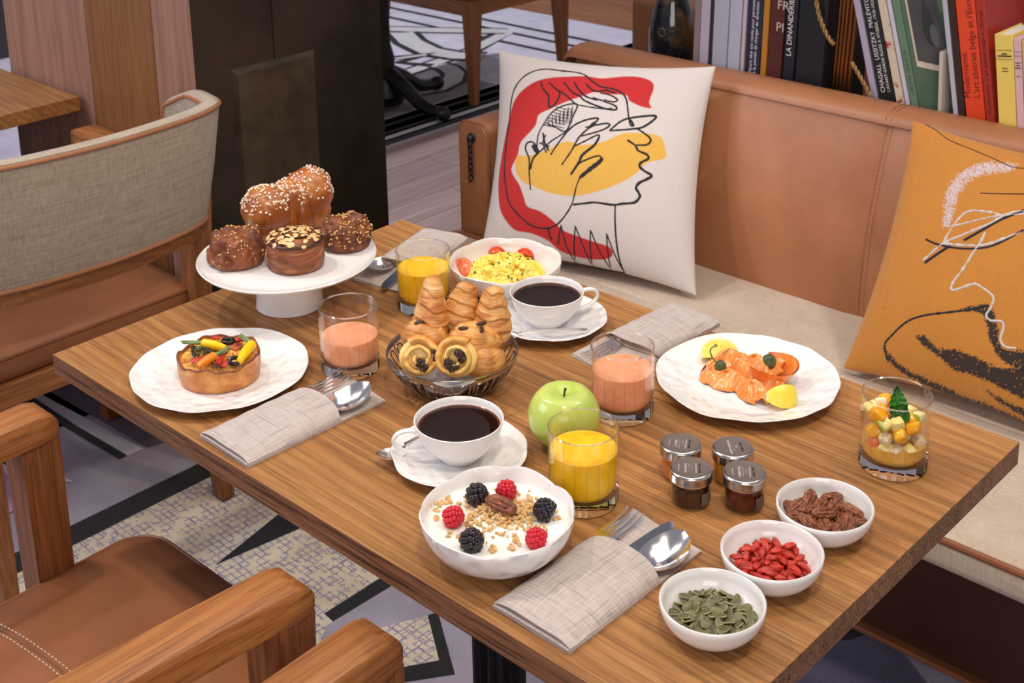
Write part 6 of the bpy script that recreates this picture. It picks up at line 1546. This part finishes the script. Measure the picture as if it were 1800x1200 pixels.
# ------------------------------------------------------------------ salmon plate
PLZ = 0.0048
def petal(ctr, dirv, L, W, H_, folds, ph, lab, lift=0.0, tip=0.0, z0=0.0):
    """a folded slice: plump domed leaf with pleats running along it; dirv: its long direction in the plane"""
    a = math.atan2(dirv.y, dirv.x)
    def fn(u, v, bot=False):
        x = 2*u-1; s = 2*v-1; w_ = W/2*(1-0.62*abs(x)**2.4)*(1+0.10*math.sin(3*x+ph))
        z = H_*(1-abs(s)**2.2)*(1-0.55*x*x)
        pl = abs(math.sin(folds*PI*0.5*(s+0.25*x)+ph))
        z = z*(0.72+0.42*pl) + lift*(0.5+0.5*x)**2 + 0.0015*math.sin(7*x+4*s+ph)
        edge = 0.0014*math.sin(9*u+ph)+0.0006*math.sin(23*u)
        return Vector((L/2*x+0.004*math.sin(3*s+ph)+edge*abs(s), w_*s+0.006*math.sin(2.2*x+ph)+edge*(1 if s > 0 else -1), max(0.0, z)+0.0016+(tip*abs(s)**3)))
    g = G().sheet(fn, 44, 36, lambda u, v: 0.0014)
    return g.obj('salmon_slice', M['salmon'], None, M=T(ctr.x, ctr.y, TZ+PLZ+z0) @ Rz(a), angle=75, label=lab, cat='salmon', group='smoked salmon slices')
def plp(px, py, z=0.012): return P(px, py, TZ+z)
ang = math.atan2(RTH.y, RTH.x)
petal(plp(1272, 672, 0.006), RTH*0.5-FWH*0.8, 0.052, 0.044, 0.015, 1.5, 0.6, 'smoked salmon slice folded at the left front')
petal(plp(1318, 690, 0.006), -FWH+RTH*0.15, 0.058, 0.038, 0.017, 1.9, 0.2, 'smoked salmon slice folded at the centre front')
petal(plp(1276, 646, 0.010), RTH+FWH*0.10, 0.060, 0.036, 0.022, 1.6, 1.1, 'smoked salmon slice draped at the left back')
petal(plp(1318, 655, 0.012), RTH*0.5-FWH*0.9, 0.056, 0.040, 0.027, 2.0, 0.9, 'smoked salmon slice standing in the middle')
petal(plp(1346, 676, 0.008), RTH*0.9-FWH*0.5, 0.046, 0.034, 0.015, 1.5, 1.7, 'smoked salmon slice lying under the cupped slice')
cc = plp(1357, 662, 0.012)
def cupf(u, v):
    a = -3.0+u*4.6; r_ = (0.010+0.0125*v**0.7)*(1+0.06*math.sin(5*u)); z = 0.001+0.030*v*(1-0.30*math.sin(a*0.5+2.2)**2)
    return Vector((r_*math.cos(a)*1.45, r_*math.sin(a)*1.05, z+0.0015*math.sin(11*u)*v))
g = G(); g.grid(cupf, 60, 14); g.grid(lambda u, v: (lambda p: Vector((p.x*0.93, p.y*0.93, p.z-0.0004)))(cupf(u, v)), 60, 14, flip=True)
g.obj('salmon_slice', M['salmon'], None, M=T(cc.x, cc.y, TZ+PLZ) @ Rz(ang), angle=75, label='smoked salmon slice rolled into a cup at right', cat='salmon', group='smoked salmon slices')
petal(plp(1352, 650, 0.020), RTH+FWH*0.2, 0.040, 0.026, 0.014, 2.0, 0.3, 'smoked salmon curl inside the cupped slice', z0=0.012)
def lemon(px, py, z, yv, zv, L, R, lab, A=0.75):
    """yv: direction the peel faces, zv: across; the sharp edge points the other way"""
    p = P(px, py, TZ+z); e = empty('lemon_wedge', (p.x, p.y, TZ+z), 0, lab, 'lemon', 'lemon wedges')
    yv = Vector(yv).normalized(); zv = Vector(zv); zv = (zv-yv*zv.dot(yv)).normalized(); xv = yv.cross(zv)
    e.rotation_euler = Matrix(((xv.x, yv.x, zv.x), (xv.y, yv.y, zv.y), (xv.z, yv.z, zv.z))).to_euler()
    N, K = 22, 12
    def pt(u, a, s_=1.0):
        x = (u-0.5)*L*(1 if s_ > 0.5 else 0.86+0.28*s_); k = max(0.0, 1-abs(2*u-1)**2.4*0.80)**0.55
        return Vector((x, R*s_*k*math.cos(a)-R*0.55, R*s_*k*math.sin(a)))
    G().grid(lambda u, v: pt(u, -A+2*A*v), N, K).obj('peel', M['lemon'], e)
    for a in (-A, A):
        G().grid(lambda u, v: pt(u, a, v*0.90), N, 5, flip=(a == A)).obj('cut_face', M['lemon_in'], e)
        G().grid(lambda u, v: pt(u, a, 0.90+0.10*v), N, 2, flip=(a == A)).obj('pith', M['pith'], e)
    for u0 in (0, 1): G().add([pt(u0, -A+2*A*k/8) for k in range(9)]+[pt(u0, 0, 0.0)], [tuple(range(10)) if u0 else tuple(reversed(range(10)))]).obj('end_cut', M['pith'], e)
UP = Vector((0, 0, 1))
lemon(1379, 697, 0.0165, -FWH*0.72+RTH*0.42+UP*0.42, UP*0.8+FWH*0.5, 0.042, 0.024, 'lemon wedge with peel side out at the plate front', 0.62)
lemon(1263, 616, 0.0170, FWH*0.985+UP*0.17, -UP*0.98+FWH*0.17, 0.046, 0.025, 'lemon wedge with cut side showing at the plate back')
def caperberry(ctr, stem, lab, r):
    e = empty('caperberry', ctr, 0, lab, 'caper', 'caperberries')
    G().ico((0, 0, 0), (r, r, r*1.15), 3, 0.08, 1.5).obj('berry', M['caper'], e)
    sp_ = [Vector(q)-Vector(ctr) for q in stem]; G().tube(spline(sp_, 6), 0.0010, 7).ico(sp_[-1], 0.0021, 2).obj('stem', M['cstem'], e)
rc = (plp(1345, 650).x, plp(1345, 650).y)
caperberry(PV(1352, 636, rc, -0.014), [PV(1345, 645, rc, -0.017), PV(1338, 652, rc, -0.019), PV(1326, 656, rc, -0.020)], 'round caperberry on the right of the salmon', 0.0088)
rc2 = (plp(1268, 645).x, plp(1268, 645).y)
caperberry(PV(1267, 644, rc2, -0.014), [PV(1260, 638, rc2, -0.014), PV(1251, 626, rc2, -0.013), PV(1249, 614, rc2, -0.011), PV(1258, 607, rc2, -0.008)], 'long-stemmed caperberry on the left of the salmon', 0.0072)

# ------------------------------------------------------------------ jam jars
JR = 0.0208
jar_prof = [(0, 0.0008), (JR*0.86, 0.0), (JR*0.97, 0.0018), (JR, 0.005), (JR, 0.0205), (JR*0.985, 0.0235), (JR*0.93, 0.0262), (JR*0.90, 0.0285), (JR*0.90, 0.034), (JR*0.83, 0.034), (JR*0.83, 0.0285), (JR*0.87, 0.0255), (JR*0.92, 0.0225), (JR*0.93, 0.0200), (JR*0.93, 0.0055), (JR*0.88, 0.0035), (0, 0.0030)]
jar_me = G().lathe(jar_prof, 48).mesh('jar_glass', M['glass_wall'], True, 50)
LR = 0.0229; LZ = 0.0282
lid_me = G().lathe([(LR*0.93, LZ), (LR*0.985, LZ), (LR, LZ+0.001), (LR*0.985, LZ+0.002), (LR*0.985, LZ+0.0085), (LR*0.975, LZ+0.0102), (LR*0.94, LZ+0.0115), (LR*0.89, LZ+0.0119), (LR*0.86, LZ+0.0113), (LR*0.82, LZ+0.0108), (0, LZ+0.0108), (0, LZ+0.009), (LR*0.93, LZ+0.009)], 64).mesh('lid', M['lid'], True, 50)
disc_me = G().lathe([(LR*0.885, LZ+0.0121), (LR*0.85, LZ+0.0115), (LR*0.81, LZ+0.0111), (0, LZ+0.0111)], 64).mesh('lid_print', M['lid_print'], True, 60)
def jam_mat(nm, a, b, tr=0.0): return mottled(nm, a, b, 120, 0.12, trans=tr)
RA = math.atan2(-0.729, 0.684)
def jar(x, y, jam, lab, lines, ra, side='label_grey'):
    e = empty('jam_jar', (x, y, TZ), 0, lab, 'jar', 'mini jam jars')
    inst(jar_me, 'jar_glass', Matrix(), e)
    G().lathe([(0, 0.0028), (JR*0.885, 0.0034), (JR*0.932, 0.0055), (JR*0.932, 0.0200), (JR*0.922, 0.0225), (JR*0.872, 0.0255), (JR*0.84, 0.0275), (0, 0.0275)], 40).obj('jam', jam, e)
    ld = inst(lid_me, 'lid', Matrix(), e); inst(disc_me, 'lid_print', Matrix(), ld)
    for (body, size, off, mat, bold) in lines:
        g = text_geo(body, size, 'CENTER'); 
        if bold: g2 = G(); [g2.add([(p[0]+dx, p[1], p[2]) for p in g.v], g.f) for dx in (-0.00006, 0.00006)]; g = g2
        g.v = [tuple(Rz(ra) @ T(0, off, LZ+0.01122) @ Vector(p)) for p in g.v]; g.obj('lid_lettering', M[mat], ld, smooth=False)
    a0 = math.atan2(0.2, 1.0)
    G().grid(lambda u, v: (JR*1.004*math.cos(a0-0.55+u*0.9), JR*1.004*math.sin(a0-0.55+u*0.9), 0.0055+v*0.0135), 10, 2).obj('side_label', M[side], e)
    return e
def lns(main, sub, brand=True, small=True):
    out = [('alain milliat', 0.0040, 0.0092, 'dark_print', True)]
    y = 0.0038
    if small: out.append(('CONFITURE EXTRA', 0.0021, 0.0052, 'white_print', False)); y = 0.0018
    for m_ in main: out.append((m_, 0.0036, y, 'white_print', True)); y -= 0.0037
    for s_ in sub: out.append((s_, 0.0033 if len(sub) < 2 else 0.0028, y, 'white_print', False)); y -= 0.0030
    if small: out.append(('POIDS NET 30 g', 0.0017, -0.0125, 'white_print', False))
    return out
jar(-0.721, 1.032, jam_mat('fig_jam', (46, 26, 16), (76, 44, 26)), 'fig jam jar, front left of four, dark brown', lns(['FIGUE', 'VIOLETTE'], ['PURPLE FIG']), RA-0.12)
jar(-0.675, 1.063, jam_mat('strawberry_jam', (64, 14, 12), (104, 26, 20)), 'strawberry jam jar, front right of four, dark red', lns(['FRAISE', 'SENGANA'], ['STRAWBERRY']), RA-0.10)
jar(-0.757, 1.064, jam_mat('apricot_jam', (196, 84, 14), (222, 120, 30)), 'apricot jam jar, back left of four, orange', lns(['ABRICOT', 'BERGERON'], ['APRICOT']), RA-0.22)
jar(-0.711, 1.095, jam_mat('honey', (186, 112, 22), (214, 146, 44)), 'honey jar, back right of four, amber with green label', lns(['MIEL', 'DE FLEURS'], ['FLOWERS HONEY'], small=False), RA+0.02, 'label_green')

# ------------------------------------------------------------------ fruit salad glass
fx, fy = -0.596, 1.236
e = empty('fruit_glass', (fx, fy, TZ), 0.1, 'faceted glass of fruit salad with mint', 'glass')
glassware(e)
sy_ = juice_geo(0.034).obj('syrup', mottled('fruit_syrup_cloudy', (214, 158, 62), (234, 190, 98), 40, 0.15, sss=0.3), e)
def chunk(mat, sz, seed, skin=None):
    g = G().box((0, 0, 0), sz, min(sz)*0.22, seg=2)
    g.disp(lambda p: p*(1+0.16*mn.noise(p*110+Vector((seed, seed, 0)))))
    if skin:
        g2 = G().box((0, 0, -sz[2]*0.52), (sz[0]*0.94, sz[1]*0.94, sz[2]*0.16), 0.0008); g.add(g2.v, g2.f, 1); return g.mesh('fruit_chunk', [mat, skin], True, 60)
    return g.mesh('fruit_chunk', mat, True, 60)
KD = {'orange': chunk(M['f_orange'], (0.015, 0.013, 0.013), 1), 'pineapple': chunk(M['f_pine'], (0.014, 0.012, 0.011), 2), 'watermelon': chunk(M['f_red'], (0.012, 0.012, 0.011), 3), 'pear': chunk(M['f_pear'], (0.013, 0.012, 0.011), 4), 'apple': chunk(M['f_pine'], (0.013, 0.010, 0.012), 5, M['f_green'])}
FC = (fx, fy)
for k, (kind, px, py, bk_, z) in enumerate((('orange', 1534, 735, -0.018, 0), ('orange', 1545, 722, -0.006, 0), ('apple', 1553, 748, -0.024, 0), ('pineapple', 1577, 745, -0.020, 0), ('orange', 1582, 766, -0.027, 0), ('orange', 1606, 752, -0.014, 0), ('pear', 1551, 776, -0.027, 0), ('watermelon', 1523, 780, -0.018, 0),
        ('pineapple', 1530, 715, 0.004, 0), ('pear', 1548, 705, 0.014, 0), ('watermelon', 1560, 727, 0.000, 0), ('orange', 1559, 703, 0.020, 0), ('apple', 1613, 731, 0.000, 0), ('pineapple', 1600, 722, 0.014, 0), ('pear', 1616, 775, -0.012, 0), ('pineapple', 1590, 735, 0.0, 0), ('orange', 1604, 738, -0.002, 0), ('pineapple', 1548, 795, -0.030, 0), ('pear', 1575, 798, -0.032, 0), ('pineapple', 1601, 795, -0.026, 0), ('orange', 1570, 750, -0.004, 0), ('pear', 1590, 762, 0.0, 0), ('orange', 1536, 757, -0.010, 0), ('watermelon', 1541, 787, -0.016, 0))):
    p = PV(px, py, FC, bk_); d = Vector((p.x-fx, p.y-fy, 0)); lim = GR-0.0115
    if d.length > lim: d = d.normalized()*lim
    p = Vector((fx+d.x, fy+d.y, max(TZ+0.0235, min(p.z, TZ+0.068))))
    inst(KD[kind], 'fruit_chunk', T(p) @ Rz(k*1.3) @ Rx(0.5*math.sin(k*2.1)) @ Ry(0.6*math.cos(k*1.7)) @ (Rx(PI/2) if kind == 'apple' else Matrix()), label=('green-skinned apple' if kind == 'apple' else kind)+' chunk in the fruit salad glass', cat='fruit', group=kind+' chunks in the fruit glass')
# mint sprig
mb = PV(1580, 738, FC, -0.006); mt = PV(1580, 676, FC, 0.010)
e = empty('mint_leaf', mb, 0, 'upright green mint leaf in the fruit salad', 'leaf')
dv = mt-mb; Lm = dv.length
def leaf(Lf, Wf, curl):
    def fn(u, v):
        s = 2*u-1; w_ = Wf*math.sin(PI*min(1, 0.06+0.94*v)**0.75)**0.8*(1+0.10*((v*14) % 1))
        return Vector((w_*s, 0.0035*abs(s)*-1+0.0012*math.sin(v*38)*abs(s)+curl*v*v, Lf*v))
    g = G().grid(fn, 12, 44); o = len(g.v); g.grid(lambda u, v: Vector(fn(u, v))+Vector((0, 0.0005, 0)), 12, 44, flip=True); return g
bm_ = basis(dv, FWH)
Zm = Matrix(((RTH.x, FWH.x, dv.normalized().x, 0), (RTH.y, FWH.y, dv.normalized().y, 0), (0, 0, dv.normalized().z, 0), (0, 0, 0, 1)))
leaf(Lm, 0.0098, 0.003).obj('leaf_blade', M['mint'], e, M=Zm, angle=80)
leaf(Lm*0.55, 0.0085, -0.006).obj('leaf_blade', M['mint'], e, M=T(-0.002, 0, 0) @ Zm @ Ry(-0.25) @ Rz(0.5), angle=80)
leaf(Lm*0.5, 0.0080, -0.008).obj('leaf_blade', M['mint'], e, M=T(0.003, 0, 0) @ Zm @ Ry(0.35) @ Rz(-0.6), angle=80)
G().tube([Vector((0, 0, -0.012)), Vector((0, 0, Lm*0.5))], 0.0009, 6).obj('stem', M['mint'], e, M=Zm)
# things that merely lie on something keep their own place: nothing else to parent
